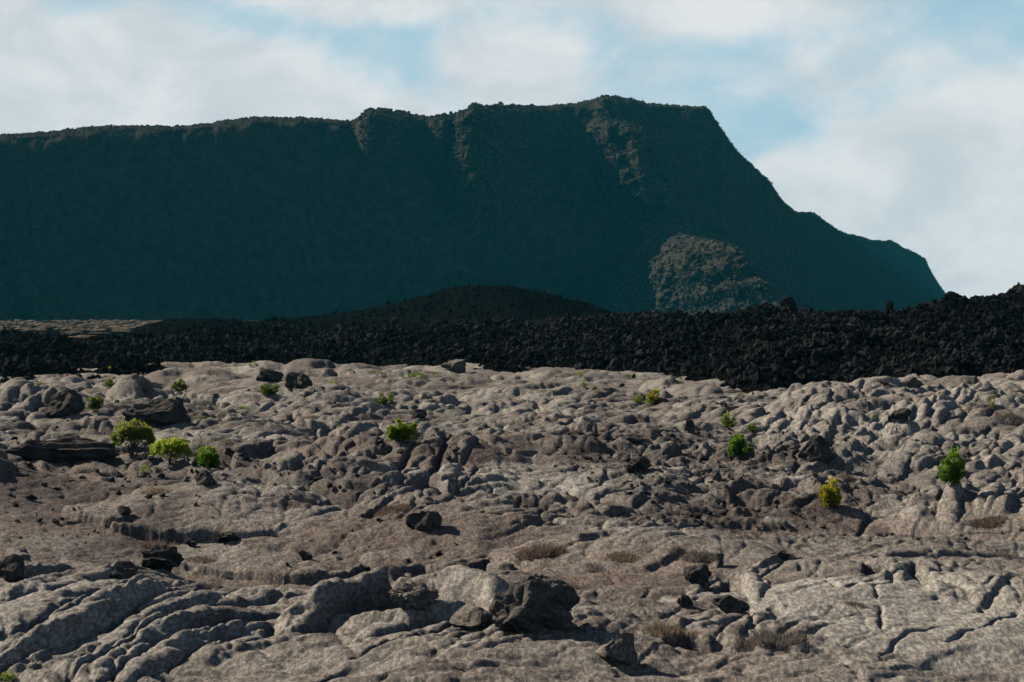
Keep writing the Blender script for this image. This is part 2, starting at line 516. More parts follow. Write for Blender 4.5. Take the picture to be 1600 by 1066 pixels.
# lobes and slabs seen one by one: px, py (middle of the base), half width px, half depth m, height m, rotation, ropes
BIG = [
    (120, 985, 300, 5.0, .62, -.15, .80, (0.42, .075, .05, .25), 2.6), (470, 1010, 260, 3.6, .50, -.45, .75, (0.62, .10, -.06, .3), 2.6),
    (450, 955, 140, 1.6, .42, -.2, .8, None, 3), (740, 1085, 250, 2.2, .62, -.1, .72, None, 2.6),
    (625, 1012, 150, .75, 1.05, -.05, .55, None, 2.6), (520, 1000, 60, .7, .9, 0, .55, None, 2.4), (645, 958, 46, .55, .70, 0, .45, None, 2.6), (580, 975, 40, .45, .55, 0, .45, None, 2.4),
    (735, 985, 60, .75, .50, -.25, .85, None, 3.2),
    (1420, 1000, 330, 4.6, .60, -.1, .95, None, 4.5), (1570, 985, 130, 2.6, .80, 0, .9, (0.5, .05, .1, .8), 3), (1090, 1030, 135, 2.4, .55, -.1, .9, None, 3.2),
    (1310, 880, 75, .9, .42, 0, .6, (0.3, .05, 0, 1.5), 3), (1400, 880, 60, .8, .36, 0, .6, None, 3.2),
    (925, 1015, 95, 1.0, .50, 0, .8, None, 2.2), (850, 1000, 40, .6, .3, 0, .8, None, 2.2),
    (690, 778, 62, 2.2, .95, -.2, .7, (0.8, .10, .1, 0), 2.4), (800, 780, 95, 1.9, .80, 0, .8, None, 2.6), (860, 770, 60, 1.6, .75, 0, .75, None, 2.4),
    (760, 835, 60, 1.0, .42, 0, .9, None, 2.8), (480, 782, 95, 2.4, .85, -.5, .5, (0.45, .09, 0, 0), 2.4), (560, 770, 60, 2.2, .75, -.6, .55, (0.5, .12, 0, .1), 2.2),
    (560, 735, 70, 2.4, .8, -.4, .7, (0.5, .08, .05, 0), 2.6), (600, 808, 55, .9, .5, -.6, .35, None, 2.2),
    (960, 855, 90, 1.6, .5, -.2, .75, None, 2.6), (1050, 850, 100, 1.5, .55, -.2, .75, None, 2.6), (925, 868, 60, .8, .4, 0, .7, None, 3),
    (820, 715, 110, 2.2, .65, 0, .8, None, 3.2), (1010, 705, 50, 1.3, .6, 0, .4, None, 2.6), (780, 690, 90, 2.2, .6, -.2, .65, (0.5, .07, .05, 0), 2.6),
    (860, 665, 110, 3.0, .8, -.2, .7, (0.6, .09, .04, 0), 2.6), (770, 628, 90, 5, 1.5, -.2, .6, (0.9, .12, 0, .2), 2.6), (640, 650, 60, 2.6, .9, 0, .6, None, 2.6),
    (700, 655, 55, 2.6, 1.1, -.5, .7, None, 2.4), (540, 640, 70, 4.5, 1.3, -.6, .75, (0.7, .12, 0, 0), 2.4), (500, 665, 90, 3.5, .9, -.5, .75, (0.8, .10, 0, .1), 2.6),
    (460, 690, 80, 2.6, .8, -.5, .7, None, 2.6), (600, 700, 90, 2.4, .7, -.3, .75, None, 2.8), (850, 600, 70, 6, 1.4, 0, .6, None, 2.4), (930, 600, 60, 6, 1.2, -.3, .5, None, 2.4),
    (1090, 622, 70, 5, 1.9, 0, .45, (0.9, .12, 0, 0), 2.2), (1040, 615, 50, 5, 1.7, 0, .55, None, 2.2), (1150, 640, 45, 3.5, 1.0, .2, .45, None, 2.2), (980, 640, 80, 3.0, .7, -.2, .7, None, 2.6),
    (1290, 655, 95, 4.0, 1.5, -.5, .8, None, 2.4), (1370, 650, 70, 4.0, 1.7, -.4, .75, None, 2.4), (1240, 668, 40, 2.2, .9, -.6, .75, None, 2.2), (1430, 640, 70, 4, 1.5, -.3, .75, None, 2.4),
    (1330, 702, 60, 2.2, .9, -.7, .8, None, 2.4), (1390, 712, 62, 2.4, 1.1, -.7, .8, (0.7, .09, 0, 0), 2.4), (1450, 690, 75, 2.6, 1.2, -.6, .85, None, 2.4), (1540, 680, 85, 3.0, 1.2, -.3, .75, None, 2.6),
    (1430, 735, 75, 2.0, .85, -.5, .85, None, 2.6), (1560, 740, 70, 2.2, .9, -.1, .8, None, 2.6), (1330, 745, 50, 1.4, .5, -.3, .7, None, 2.4),
    (1440, 812, 55, 1.2, .75, 0, .8, None, 2.4), (1495, 805, 28, 1.3, .95, -.2, .85, None, 2.6), (1560, 800, 60, 1.2, .7, 0, .6, None, 2.6), (1400, 800, 40, 1.0, .5, -.3, .8, None, 2.2),
    (1540, 612, 60, 4, 1.2, 0, .55, None, 2.4), (1590, 625, 50, 3, 1.3, 0, .6, None, 2.4), (1400, 618, 80, 4, 1.3, -.2, .7, None, 2.4), (1300, 630, 60, 4, 1.3, -.4, .8, None, 2.4),
    (95, 662, 48, 2.4, 2.1, .1, .25, None, 2.6), (20, 660, 70, 4, 1.7, -.7, .5, (0.6, .10, 0, 0), 2.4), (235, 675, 70, 2.2, 1.9, 0, .2, None, 2.2), (215, 640, 60, 3.4, 1.6, -.3, .6, (0.7, .12, 0, .2), 2.4),
    (110, 690, 55, 1.6, 1.2, 0, .6, (0.4, .13, 0, 0), 2.6), (70, 722, 110, 2.4, 1.25, .05, .45, (0.5, .09, 0, 1.4), 3), (175, 718, 50, 1.5, .8, 0, .4, None, 2.6), (20, 700, 60, 2, 1.3, 0, .4, None, 2.4),
    (360, 660, 70, 2.8, .9, 0, .6, None, 2.6), (400, 640, 60, 3.2, 1.1, -.4, .65, None, 2.4), (330, 600, 60, 7, 1.7, 0, .35, None, 2.4), (420, 590, 50, 8, 1.9, 0, .4, None, 2.2), (480, 590, 60, 8, 2.0, 0, .3, None, 2.2),
    (260, 600, 40, 6, 1.4, 0, .35, None, 2.4), (560, 590, 50, 8, 1.6, 0, .3, None, 2.4), (620, 605, 50, 5, 1.1, 0, .5, None, 2.4), (690, 590, 40, 7, 1.6, 0, .5, None, 2.4), (90, 615, 70, 6, 1.6, -.4, .5, None, 2.4),
    (300, 745, 60, 1.6, .6, 0, .5, (0.3, .09, 0, 0), 2.4), (130, 735, 70, 1.2, .45, 0, .7, None, 2.8), (370, 730, 55, 1.6, .8, .2, .4, None, 2.4),
]
HS = 0.60
for px, py, hw, hd, h, rot, tone, ro, p in BIG:
    x, y = unp(px, py)
    ro = None
    lobe(x, y, hw * K * y, hd, rot, gz0(macro, x, y) - 0.10, h * HS + .10, 2.0 if py < 870 else p, 1.0 if py < 870 else .8, .12, tone, ro)

# long rolls of folded crust: pixel polyline, half width m, height m
ROLLS = [
    ([(-10, 1005), (60, 962), (130, 927), (200, 908), (300, 902)], .42, .30), ([(-30, 1045), (80, 1000), (170, 957), (240, 932), (290, 921)], .62, .40),
    ([(-10, 1075), (90, 1037), (190, 992), (245, 962), (262, 948)], .40, .46), ([(60, 1095), (160, 1042), (250, 987), (330, 967), (420, 947), (520, 937), (610, 935)], .50, .34),
    ([(130, 1095), (200, 1052), (260, 1012), (340, 987), (470, 977)], .34, .38), ([(190, 1090), (260, 1047), (330, 1017), (420, 1005), (490, 1002)], .28, .34),
    ([(470, 1012), (540, 978), (610, 968), (690, 975), (750, 990), (782, 1008)], .50, .62), ([(560, 1045), (640, 1020), (720, 1012), (770, 1016)], .30, .34),
    ([(-10, 940), (60, 917), (112, 906)], .22, .26), ([(150, 918), (200, 903), (285, 900)], .20, .24), 
    ([(1160, 940), (1210, 913), (1280, 898), (1400, 884), (1610, 874)], .34, .30), ([(1118, 965), (1140, 938), (1170, 958), (1180, 1000)], .22, .34), ([(1085, 975), (1110, 950), (1125, 940)], .18, .28),
    ([(420, 800), (480, 768), (560, 742), (600, 735)], .45, .34), ([(440, 812), (520, 782), (600, 752)], .35, .34), ([(540, 805), (600, 777), (650, 752)], .4, .42), ([(560, 822), (620, 795), (680, 765)], .35, .36),
    ([(640, 800), (665, 770), (700, 742)], .4, .5), ([(690, 800), (705, 775), (740, 745)], .35, .45),
    ([(1330, 738), (1380, 703), (1430, 684)], .5, .6), ([(1395, 728), (1440, 694), (1500, 674)], .6, .75), ([(1450, 706), (1500, 680), (1560, 660)], .55, .6), ([(1250, 697), (1300, 664), (1360, 644)], .6, .6),
    ([(1375, 768), (1430, 735), (1500, 708)], .5, .5), ([(1430, 806), (1460, 778), (1550, 766)], .35, .5), ([(1485, 822), (1498, 795), (1510, 775)], .35, .55), ([(1540, 815), (1575, 790), (1610, 775)], .35, .5),
    ([(1200, 700), (1250, 680), (1300, 672)], .45, .4), ([(1180, 650), (1230, 630), (1300, 618)], .8, .6), ([(1520, 700), (1560, 690), (1610, 684)], .5, .5), ([(1560, 735), (1590, 715), (1610, 700)], .4, .5),
    ([(400, 690), (450, 668), (520, 650)], .6, .5), ([(470, 700), (540, 672), (620, 660)], .6, .5), ([(420, 660), (480, 632), (560, 610)], .8, .7), ([(560, 655), (640, 635), (720, 622)], .7, .6),
    ([(650, 670), (720, 650), (800, 640)], .6, .5), ([(780, 665), (860, 650), (940, 642)], .6, .5), ([(850, 690), (930, 675), (1020, 668)], .5, .45), ([(700, 720), (790, 700), (860, 694)], .5, .4),
    ([(0, 690), (60, 660), (120, 640)], .8, 1.0), ([(0, 660), (60, 632), (130, 612)], .9, 1.0), ([(60, 735), (150, 722), (250, 726)], .5, .5), ([(180, 650), (240, 630), (300, 622)], .8, .8),
]


def roll(P, hw, h, groove=.6, tone=.72, asym=0.0):
    """a rounded fold along the ground polyline P that rides on whatever lies below, with a joint along its foot"""
    ln_ = [0.0]
    for a_, b_ in zip(P[:-1], P[1:]):
        ln_.append(ln_[-1] + float(np.hypot(*(b_ - a_))))
    cx, cy = np.mean(P, 0)
    sj, si = win(cx, cy, max(np.hypot(*(q - [cx, cy])) for q in P) + hw * 2.2)
    if GX[sj, si].size == 0:
        return
    X, Y = GX[sj, si] + .35 * hw * nA[sj, si], GY[sj, si] + .55 * hw * nA[sj, si]
    best = np.full(X.shape, 1e9)
    tt = np.zeros(X.shape)
    sg = np.zeros(X.shape)
    for q, (a_, b_) in enumerate(zip(P[:-1], P[1:])):
        d = b_ - a_
        ln = max(float(np.hypot(*d)), 1e-3)
        d = d / ln
        qx, qy = X - a_[0], Y - a_[1]
        s = np.clip(qx * d[0] + qy * d[1], 0, ln)
        dd = np.hypot(qx - s * d[0], qy - s * d[1])
        m = dd < best
        best = np.where(m, dd, best)
        sg = np.where(m, np.sign(d[0] * qy - d[1] * qx), sg)
        tt = np.where(m, (ln_[q] + s) / ln_[-1], tt)
    tp = sstep(0, .22, tt) * sstep(0, .22, 1 - tt)
    wv = hw * (.8 + .2 * np.sin(tt * 9 + hw * 40)) * (.5 + .5 * tp)
    wv = wv * np.where(sg > 0, 1 + asym, 1 - asym * .4)          # gentle left flank, steep right one
    rr = best / wv
    prof = np.clip(1 - rr ** 2, 0, 1) ** .75
    gr_ = np.exp(-((rr - 1.04) / .11) ** 2)
    Z[sj, si] += (.35 + .65 * tp) * (h * prof - 1.25 * groove * h * gr_ * (.4 + .6 * (sg < 0)))
    TONE[sj, si] = TONE[sj, si] + (tone - TONE[sj, si]) * np.clip(prof * 1.5, 0, 1) * .6


# bundles of ropes all over the field
rr_ = random.Random(31)
for k in range(250):
    y = math.sqrt(rr_.uniform(26 ** 2, 190 ** 2)) if k % 2 else rr_.uniform(27, 95)
    x = rr_.uniform(-.30, .30) * y
    if gz0(flat, x, y) > .35 or (gz0(gravel, x, y) > .3 and y < 62) or gz0(rubm, x, y) > .55:
        continue
    big_l = 1 + max(y - 40, 0) / 60
    hw = rr_.uniform(.10, .26) * big_l * (1 + .9 * min(max((y - 40) / 20, 0), 1))
    ang = rr_.gauss(R(62), R(22)) if rr_.random() < .75 else rr_.gauss(R(8), R(15))
    ln = rr_.uniform(1.6, 4.2) * big_l
    curv = rr_.uniform(-.5, .5)
    nb_ = rr_.randint(2, 6)
    h0 = hw * rr_.uniform(.16, .34) * (1 if y < 60 else (60 / y) ** .5)
    for q in range(nb_):
        off = (q - nb_ / 2) * hw * 1.9
        pts = []
        for f_ in np.linspace(-1, 1, 5):
            a2 = ang + curv * f_
            u_ = f_ * ln * (1 - .12 * abs(q - nb_ / 2)) * .5
            v_ = off + curv * ln * .35 * f_ * f_
            pts.append(np.array([x + u_ * math.cos(ang) + v_ * math.sin(ang), y + u_ * math.sin(ang) * 1.4 - v_ * math.cos(ang)]))
        if min(p[1] for p in pts) > 22:
            roll(pts, hw * rr_.uniform(.8, 1.15), h0 * rr_.uniform(.7, 1.2), .55, rr_.uniform(.3, .8), .35)
for pts, hw, h in ROLLS:
    roll([np.array(unp(*q)) for q in pts], hw, h * ((.46 if h < .6 else .95) if pts[0][1] > 870 else .36), .6, .72, .45)

# creases traced along the dark joints: raised lip on the left of the direction of travel, gap on the right
CR = [
    ([(20, 1080), (110, 1035), (200, 990), (255, 960), (290, 935)], .34, .5, .14), ([(250, 966), (300, 960), (338, 944)], .36, .35, .12),
    ([(200, 1052), (243, 1019), (287, 1006), (337, 996), (400, 989)], .24, .35, .10), ([(236, 1058), (304, 1026), (364, 1016), (450, 1006)], .18, .3, .08),
    ([(-5, 985), (34, 949), (78, 922), (115, 908)], .12, .2, .06), ([(12, 1000), (50, 959), (101, 932)], .12, .2, .06), ([(44, 985), (67, 955), (98, 943)], .13, .2, .06),
    ([(71, 988), (81, 959)], .14, .2, .06), ([(125, 972), (135, 950)], .10, .2, .06), ([(159, 924), (189, 908), (232, 903)], .12, .2, .06), ([(182, 930), (216, 913), (262, 905)], .12, .2, .06),
    ([(340, 952), (400, 938), (470, 925)], .10, .25, .05), ([(300, 1060), (380, 1040), (470, 1030)], .16, .3, .08),
    ([(600, 958), (640, 965), (690, 962)], .25, .25, .10), ([(480, 1005), (560, 1010), (650, 1022), (740, 1010), (775, 1000)], .30, .3, .14),
    ([(1130, 934), (1150, 945), (1168, 972)], .22, .25, .09), ([(1160, 935), (1200, 918), (1262, 903)], .16, .25, .07),
    ([(1345, 922), (1372, 938), (1386, 962), (1404, 972)], .16, .3, .12), ([(1432, 934), (1446, 958), (1462, 990)], .16, .3, .11),
    ([(1520, 1010), (1560, 985), (1590, 960)], .10, .2, .05), ([(1480, 960), (1500, 935), (1530, 915)], .07, .2, .05),
    ([(1050, 1055), (1090, 1052), (1130, 1046)], .2, .3, .1), ([(1200, 1012), (1230, 1012)], .16, .2, .08),
    ([(1250, 893), (1300, 880), (1380, 868), (1400, 866)], .16, .2, .08), ([(1400, 900), (1440, 893), (1475, 885)], .14, .2, .07),
    ([(890, 878), (960, 872), (1000, 874)], .26, .35, .09), ([(1000, 872), (1060, 866), (1110, 858)], .26, .35, .09), ([(1000, 905), (1040, 898), (1075, 890)], .2, .3, .08),
    ([(610, 815), (640, 800), (690, 792)], .25, .4, .1), ([(560, 835), (600, 822), (660, 815)], .18, .3, .08),
    ([(0, 741), (60, 752), (110, 768), (160, 785)], .26, .3, .10),
    ([(1240, 760), (1290, 750), (1340, 742)], .2, .3, .1), ([(1340, 725), (1370, 705), (1400, 690)], .3, .4, .12), ([(1285, 735), (1300, 705), (1308, 690)], .3, .3, .1),
    ([(1400, 712), (1430, 690), (1450, 680)], .35, .45, .12), ([(1455, 688), (1490, 672), (1520, 660)], .35, .4, .12), ([(1500, 754), (1530, 750), (1565, 742)], .3, .4, .11),
    ([(1500, 795), (1545, 778), (1570, 772)], .3, .3, .1), ([(1570, 820), (1590, 800), (1605, 785)], .3, .3, .12),
    ([(1180, 720), (1220, 712), (1245, 705)], .2, .3, .1), ([(760, 650), (840, 640), (900, 636)], .3, .5, .12), ([(900, 665), (960, 655), (1000, 650)], .25, .4, .1),
    ([(600, 735), (640, 725), (700, 720)], .25, .4, .1), ([(1020, 800), (1090, 795), (1160, 800)], .2, .3, .08), ([(960, 820), (1010, 810), (1060, 806)], .2, .3, .08),
    ([(20, 722), (90, 724), (180, 718)], .4, .5, .15), ([(0, 690), (60, 690), (120, 700)], .35, .5, .14), ([(40, 650), (80, 640), (130, 650)], .35, .5, .15),
    ([(820, 690), (870, 694), (900, 688)], .25, .4, .1), ([(700, 700), (760, 694), (810, 700)], .2, .4, .1),
]
CREV = np.zeros(Z.shape)


def crack(P, w_, dep):
    cx, cy = np.mean(P, 0)
    sj, si = win(cx, cy, max(np.hypot(*(q - [cx, cy])) for q in P) + .4)
    if GX[sj, si].size == 0:
        return
    X, Y = GX[sj, si] + .10 * nA[sj, si] + .03 * nC[sj, si], GY[sj, si] + .2 * nA[sj, si]
    best = np.full(X.shape, 1e9)
    for a_, b_ in zip(P[:-1], P[1:]):
        d = b_ - a_
        ln = max(float(np.hypot(*d)), 1e-3)
        d = d / ln
        s = np.clip((X - a_[0]) * d[0] + (Y - a_[1]) * d[1], 0, ln)
        best = np.minimum(best, np.hypot(X - a_[0] - s * d[0], Y - a_[1] - s * d[1]))
    Z[sj, si] -= dep * np.exp(-(best / w_) ** 2)


for pts in ([(1350, 925), (1400, 905), (1450, 895), (1490, 889)], [(1450, 940), (1465, 905), (1480, 890)], [(1320, 988), (1365, 972), (1385, 970)], [(1374, 1008), (1380, 1036)], [(1380, 1066), (1420, 1042), (1475, 1033)],
            [(1480, 1052), (1540, 1030), (1595, 1008)], [(1160, 1000), (1182, 1032), (1176, 1060)], [(1500, 945), (1530, 925), (1560, 915)], [(1540, 985), (1570, 970), (1600, 962)], [(1060, 1000), (1100, 985), (1130, 990)],
            [(560, 1064), (640, 1042), (720, 1040), (790, 1052)], [(420, 960), (450, 940), (520, 928)], [(700, 880), (760, 872), (840, 878)], [(520, 900), (600, 893), (680, 898)], [(1250, 925), (1290, 950), (1300, 985)]):
    crack([np.array(unp(*q)) for q in pts], .034, .075)
cr_ = random.Random(77)
for k in range(420):
    y = cr_.uniform(27, 46) if k % 3 == 0 else cr_.uniform(46, 120)
    x = cr_.uniform(-.29, .29) * y
    an = cr_.gauss(R(70), R(35))
    p = np.array([x, y])
    P = [p]
    for _ in range(cr_.randint(3, 6)):
        an += cr_.gauss(0, .45)
        p = p + np.array([math.cos(an), math.sin(an) * 1.3]) * cr_.uniform(.4, .9) * (y / 40)
        P.append(p)
    if min(q[1] for q in P) > 22 and gz0(gravel, x, y) < .3:
        crack(P, .0011 * y + .006, cr_.uniform(.08, .2) * (.35 + .65 * min(max((y - 42) / 10, 0), 1)) * (1 - .4 * gz0(flat, x, y)))
for px, py, wp, hd, dp in ((1374, 952, 20, .75, .55), (1446, 965, 17, .85, .5), (1395, 968, 14, .35, .3), (290, 950, 40, .45, .35), (625, 925, 30, .5, .2), (1150, 945, 18, .5, .3), (1215, 1015, 14, .3, .2), (1075, 1052, 40, .4, .3)):
    x, y = unp(px, py)
    sj, si = win(x, y, max(wp * K * y, hd) * 1.6)
    rr = np.sqrt(((GX[sj, si] - x) / (wp * K * y)) ** 2 + ((GY[sj, si] - y) / hd) ** 2) + .45 * nA[sj, si] + .25 * nC[sj, si]
    Z[sj, si] -= dp * np.clip(1 - np.abs(rr) ** 2.5, 0, 1) ** .6
for pts, h, wl, wr in CR:
    wr = wr * 1.5
    h = h * .45 if pts[0][1] > 880 and pts[0][0] < 600 else h * (.35 if 855 < pts[0][1] < 910 else .7)
    P = [np.array(unp(*q)) for q in pts]
    L = [0.0]
    for a_, b_ in zip(P[:-1], P[1:]):
        L.append(L[-1] + float(np.hypot(*(b_ - a_))))
    cx, cy = np.mean(P, 0)
    rad_ = max(np.hypot(*(q - [cx, cy])) for q in P) + 1.6
    sj, si = win(cx, cy, rad_)
    X, Y = GX[sj, si] + .12 * nA[sj, si], GY[sj, si] + .25 * nA[sj, si] + .05 * nC[sj, si]
    best = np.full(X.shape, 1e9)
    sg = np.zeros(X.shape)
    tt = np.zeros(X.shape)
    for q, (a_, b_) in enumerate(zip(P[:-1], P[1:])):
        d = b_ - a_
        ln = float(np.hypot(*d))
        d = d / ln
        qx, qy = X - a_[0], Y - a_[1]
        s = np.clip(qx * d[0] + qy * d[1], 0, ln)
        ex, ey = qx - s * d[0], qy - s * d[1]
        dd = np.hypot(ex, ey)
        m = dd < best
        best = np.where(m, dd, best)
        sg = np.where(m, np.sign(d[0] * qy - d[1] * qx), sg)
        tt = np.where(m, (L[q] + s) / L[-1], tt)
    taper = sstep(0, .18, tt) * sstep(0, .18, 1 - tt)
    up = np.where(sg > 0, np.exp(-(best / wl) ** 2), np.exp(-(best / (wr * .6)) ** 2))
    dn = np.where(sg <= 0, np.exp(-((best - wr) / (wr * 1.1)) ** 2), 0)
    Z[sj, si] += taper * h * (0.55 * up - 0.75 * dn)
    CREV[sj, si] = np.maximum(CREV[sj, si], taper * dn)

# overlapping sheets of old flow: long swells that end in a lip towards the right and the camera
def sheets(lam, ang, amp, seed, wrp, sharp=.10):
    ph = (GX * math.cos(ang) - GY * math.sin(ang)) / lam + wrp * fbm(GX * .42 / lam, GY * .30 / lam, 4, seed)
    k_ = np.floor(ph)
    fr = ph - k_
    rise = (1 - (1 - fr / (1 - sharp)) ** 2)
    prof = np.where(fr < 1 - sharp, rise, 1 - sstep(1 - sharp, 1, fr))
    var = .35 + .65 * _U[np.abs(k_).astype(np.int64) & 4095, 2]
    msk = sstep(-.35, .25, fbm(GX * .22, GY * .14, 2, seed + 9))
    return amp * prof * var * msk


calm = (1 - .85 * flat) * (1 - .9 * gravel * (GY < 64))
dfar = np.minimum(1, (60 / GY)) ** .55


def plates(size, stretch, ang, seed, tilt, lift, gap, gw, msk):
    """crust broken into tilted plates with open joints"""
    wob = perlin(GX * .45 / size, GY * .35 / size, seed + 3)
    wob2 = perlin(GX * .45 / size + 31, GY * .35 / size + 7, seed + 4)
    X, Y = GX + wob * size * .55, GY + wob2 * size * .55
    c, s_ = math.cos(ang), math.sin(ang)
    a_, b_ = (X * c + Y * s_) / size, (-X * s_ + Y * c) / (size * stretch)
    f1, f2, ox, oy, hid = worley(a_, b_, seed)
    tx, ty = (_U[hid, 2] - .5) * 2 * tilt, (_U[hid, 3] - .5) * 2 * tilt
    e = f2 - f1
    dome = 1 - np.exp(-(e / .28) ** 2)
    z_ = (ox * tx + oy * ty * stretch * .5) * size + (_U[hid, 0] - .4) * lift + .35 * lift * dome - gap * np.exp(-(e / gw) ** 2)
    return z_ * msk, hid


pm1 = calm * sstep(-.45, .1, fbm(GX * .09, GY * .06, 2, 311)) * (.10 + .90 * sstep(38, 50, GY))
zp, hid1 = plates(3.6, .9, R(-20), 313, .14, .15, .38, .032, pm1 * dfar)
Z += zp
TONE = TONE + .35 * (_U[hid1, 1] - .5) * pm1
pm2 = calm * sstep(-.2, .3, fbm(GX * .16 + 9, GY * .1, 2, 321)) * sstep(36, 46, GY) * (1 - .5 * sstep(90, 150, GY))
zp, hid1 = plates(1.5, .8, R(-25), 323, .17, .07, .20, .045, pm2 * dfar)
Z += zp
TONE = TONE + .3 * (_U[hid1, 1] - .5) * pm2
nf = sstep(40, 52, GY)
Z += calm * sheets(5.2, R(72), .34, 201, 1.3, .03) * nf * dfar ** .5
Z += calm * sheets(2.7, R(58), .19, 215, 1.4, .035) * (.25 + .75 * nf) * dfar ** .5
Z += calm * sheets(3.4, R(35), .20, 223, 1.5, .045) * nf * dfar
Z += calm * sheets(1.5, R(60), .085, 231, 1.5, .05) * (.35 + .65 * nf) * dfar
Z += calm * sheets(0.8, R(50), .045, 261, 1.6, .07) * (1 - sstep(70, 110, GY)) * sstep(36, 46, GY)
# shrinkage cracks, blocky rubble, grit
wx, wy = GX + .30 * nA, GY + .45 * nA
far = sstep(60, 120, GY)
f1, f2, ox, oy, hid = worley(wx * 0.62, wy * 0.42, 3)
crk = sstep(-0.1, 0.3, fbm(GX * 0.3, GY * 0.3, 2, 33)) * (1 - flat * .8)
Z -= (.03 + .12 * sstep(40, 55, GY)) * dfar * crk * np.exp(-((f2 - f1) / (0.045 + .05 * far)) ** 2)
Z += 0.03 * (_U[hid, 2] - .5) * crk * dfar
rf = np.clip(rubm + .0, 0, 1)
f1, f2, ox, oy, hid = worley(wx * 2.3, wy * 2.0, 8)
blk = (_U[hid, 2] ** 1.5) * 0.10 + (ox * (_U[hid, 3] - .5) + oy * (_U[hid, 0] - .5)) * 0.12 - 0.04 * np.exp(-((f2 - f1) / 0.14) ** 2)
Z += rf * blk * 0.75 * dfar
f1, f2, ox, oy, hid = worley(wx * 6.1, wy * 4.6, 12)
nearf = (1 - sstep(55, 95, GY)) * (.5 + .5 * sstep(36, 44, GY))
blk2 = (_U[hid, 2] ** 2.2) * 0.07 + (ox * (_U[hid, 3] - .5)) * 0.05 - 0.015 * np.exp(-((f2 - f1) / 0.2) ** 2)
spk = np.clip(np.maximum(rf * (1 - gravel), gravel * .35) + 0.30 * flat * (fbm(GX * .5, GY * .5, 2, 44) > .1), 0, 1)
Z += spk * blk2 * nearf
Z = macro + (Z - macro) * (1 - .14 * sstep(42, 56, GY) - .12 * sstep(95, 130, GY))
Z += 0.03 * nC * (1 + .6 * rf) + 0.011 * fbm(GX * 5.5, GY * 5.5, 3, 50) * (1 + 1.5 * rf + gravel)
soil = np.clip(flat * .75 + gravel * .8 + (1 - sstep(0.0, 0.55, LOBE)) * .8 + .35 * sstep(.1, .5, fbm(GX * .2, GY * .13, 3, 60)), 0, 1)
darkm = np.clip(.3 * gravel + np.maximum(rf, gravel * sstep(-.1, .5, fbm(GX * .45, GY * .25, 3, 71)) * .9), 0, 1)
Z[1:-1] = .16 * Z[:-2] + .68 * Z[1:-1] + .16 * Z[2:]     # no saw teeth along steep edges
Z[:, 1:-1] = .08 * Z[:, :-2] + .84 * Z[:, 1:-1] + .08 * Z[:, 2:]
V = np.stack([GX, GY, Z], -1).reshape(-1, 3)
ground = link('lava_ground', mesh_np('lava_ground', V, grid_faces(NR, NC), True, {'tone': TONE, 'soil': soil, 'rubble': darkm}), M_PAHO)
tag(ground, kind='structure')


def gz(x, y):
    """height of the lava surface"""
    j = int(np.clip(np.searchsorted(rad, y), 1, NR - 1))
    i = int(np.clip(np.searchsorted(th, math.atan(x / y)), 1, NC - 1))
    a, b = rad[j - 1], rad[j]
    u = (y - a) / (b - a)
    ta, tb = math.tan(th[i - 1]), math.tan(th[i])
    v = (x / y - ta) / (tb - ta)
    return float((Z[j - 1, i - 1] * (1 - v) + Z[j - 1, i] * v) * (1 - u) + (Z[j, i - 1] * (1 - v) + Z[j, i] * v) * u)


def hit(px, py):
    """point of the lava surface behind a photograph pixel"""
    t = (px - 800) * K
    s = -(py - HOR) * K
    i = int(np.clip(np.searchsorted(th, math.atan(t)), 1, NC - 1))
    ray = CAM_H + s * rad
    below = np.nonzero(Z[:, i] >= ray)[0]
    d = rad[below[0]] if len(below) else rad[-1]
    return t * d, d, gz(t * d, d)


# ------------------------------------------------------------------ plain beyond and under everything
n = 161
xs = np.linspace(-2100, 2100, n)
ys = np.linspace(-1200, 3900, n)
XX, YY = np.meshgrid(xs, ys)
ZZ = -0.75 + 0 * XX
plain = link('plain', mesh_np('plain', np.stack([XX, YY, ZZ], -1).reshape(-1, 3), grid_faces(n, n)), M_PLAIN)
tag(plain, kind='structure')

# ------------------------------------------------------------------ black clinker flow
front = np.array([(-400, 600), (0, 604), (150, 598), (300, 574), (430, 566), (560, 562), (680, 574), (760, 579), (850, 580), (950, 580), (1040, 586),
                  (1100, 592), (1160, 606), (1205, 620), (1280, 612), (1400, 607), (1440, 612), (1520, 600), (1600, 598), (2000, 605)], float)
top1 = np.array([(-400, 530, 230), (0, 530, 240), (50, 528, 240), (90, 533, 240), (130, 539, 240), (180, 535, 250), (230, 530, 260), (330, 520, 265), (500, 515, 270), (650, 512, 270), (800, 505, 265), (900, 500, 255),
                 (1000, 497, 245), (1100, 494, 225), (1200, 492, 205), (1300, 492, 200), (1400, 491, 200), (1450, 486, 205), (1490, 474, 210), (1530, 472, 210), (1570, 467, 210), (1600, 462, 210), (2000, 440, 215)], float)
top2 = np.array([(-400, 560), (150, 545), (200, 520), (235, 505), (270, 500), (330, 499), (400, 503), (440, 498), (500, 494), (560, 486), (620, 474), (680, 458), (715, 449), (800, 448), (850, 458), (900, 470),
                 (940, 484), (970, 494), (1020, 500), (1100, 512), (2000, 520)], float)
ar = np.concatenate([np.exp(np.arange(math.log(105), math.log(300), 0.0042)), np.exp(np.arange(math.log(300), math.log(640), 0.009))])
at_ = np.concatenate([np.linspace(-0.75, -0.31, 40)[:-1], np.arange(-0.31, 0.31, 0.00085), np.linspace(0.31, 0.75, 40)[1:]])
AT, ARr = np.meshgrid(np.tan(at_), ar)
AX, AY = AT * ARr, ARr
APX = 800 + AT / K + 14 * perlin(AX * .12, AY * .05, 3)
D0 = CAM_H * 0.88 / ((np.interp(APX, front[:, 0], front[:, 1]) - HOR) * K)
T1d = np.interp(APX, top1[:, 0], top1[:, 2])
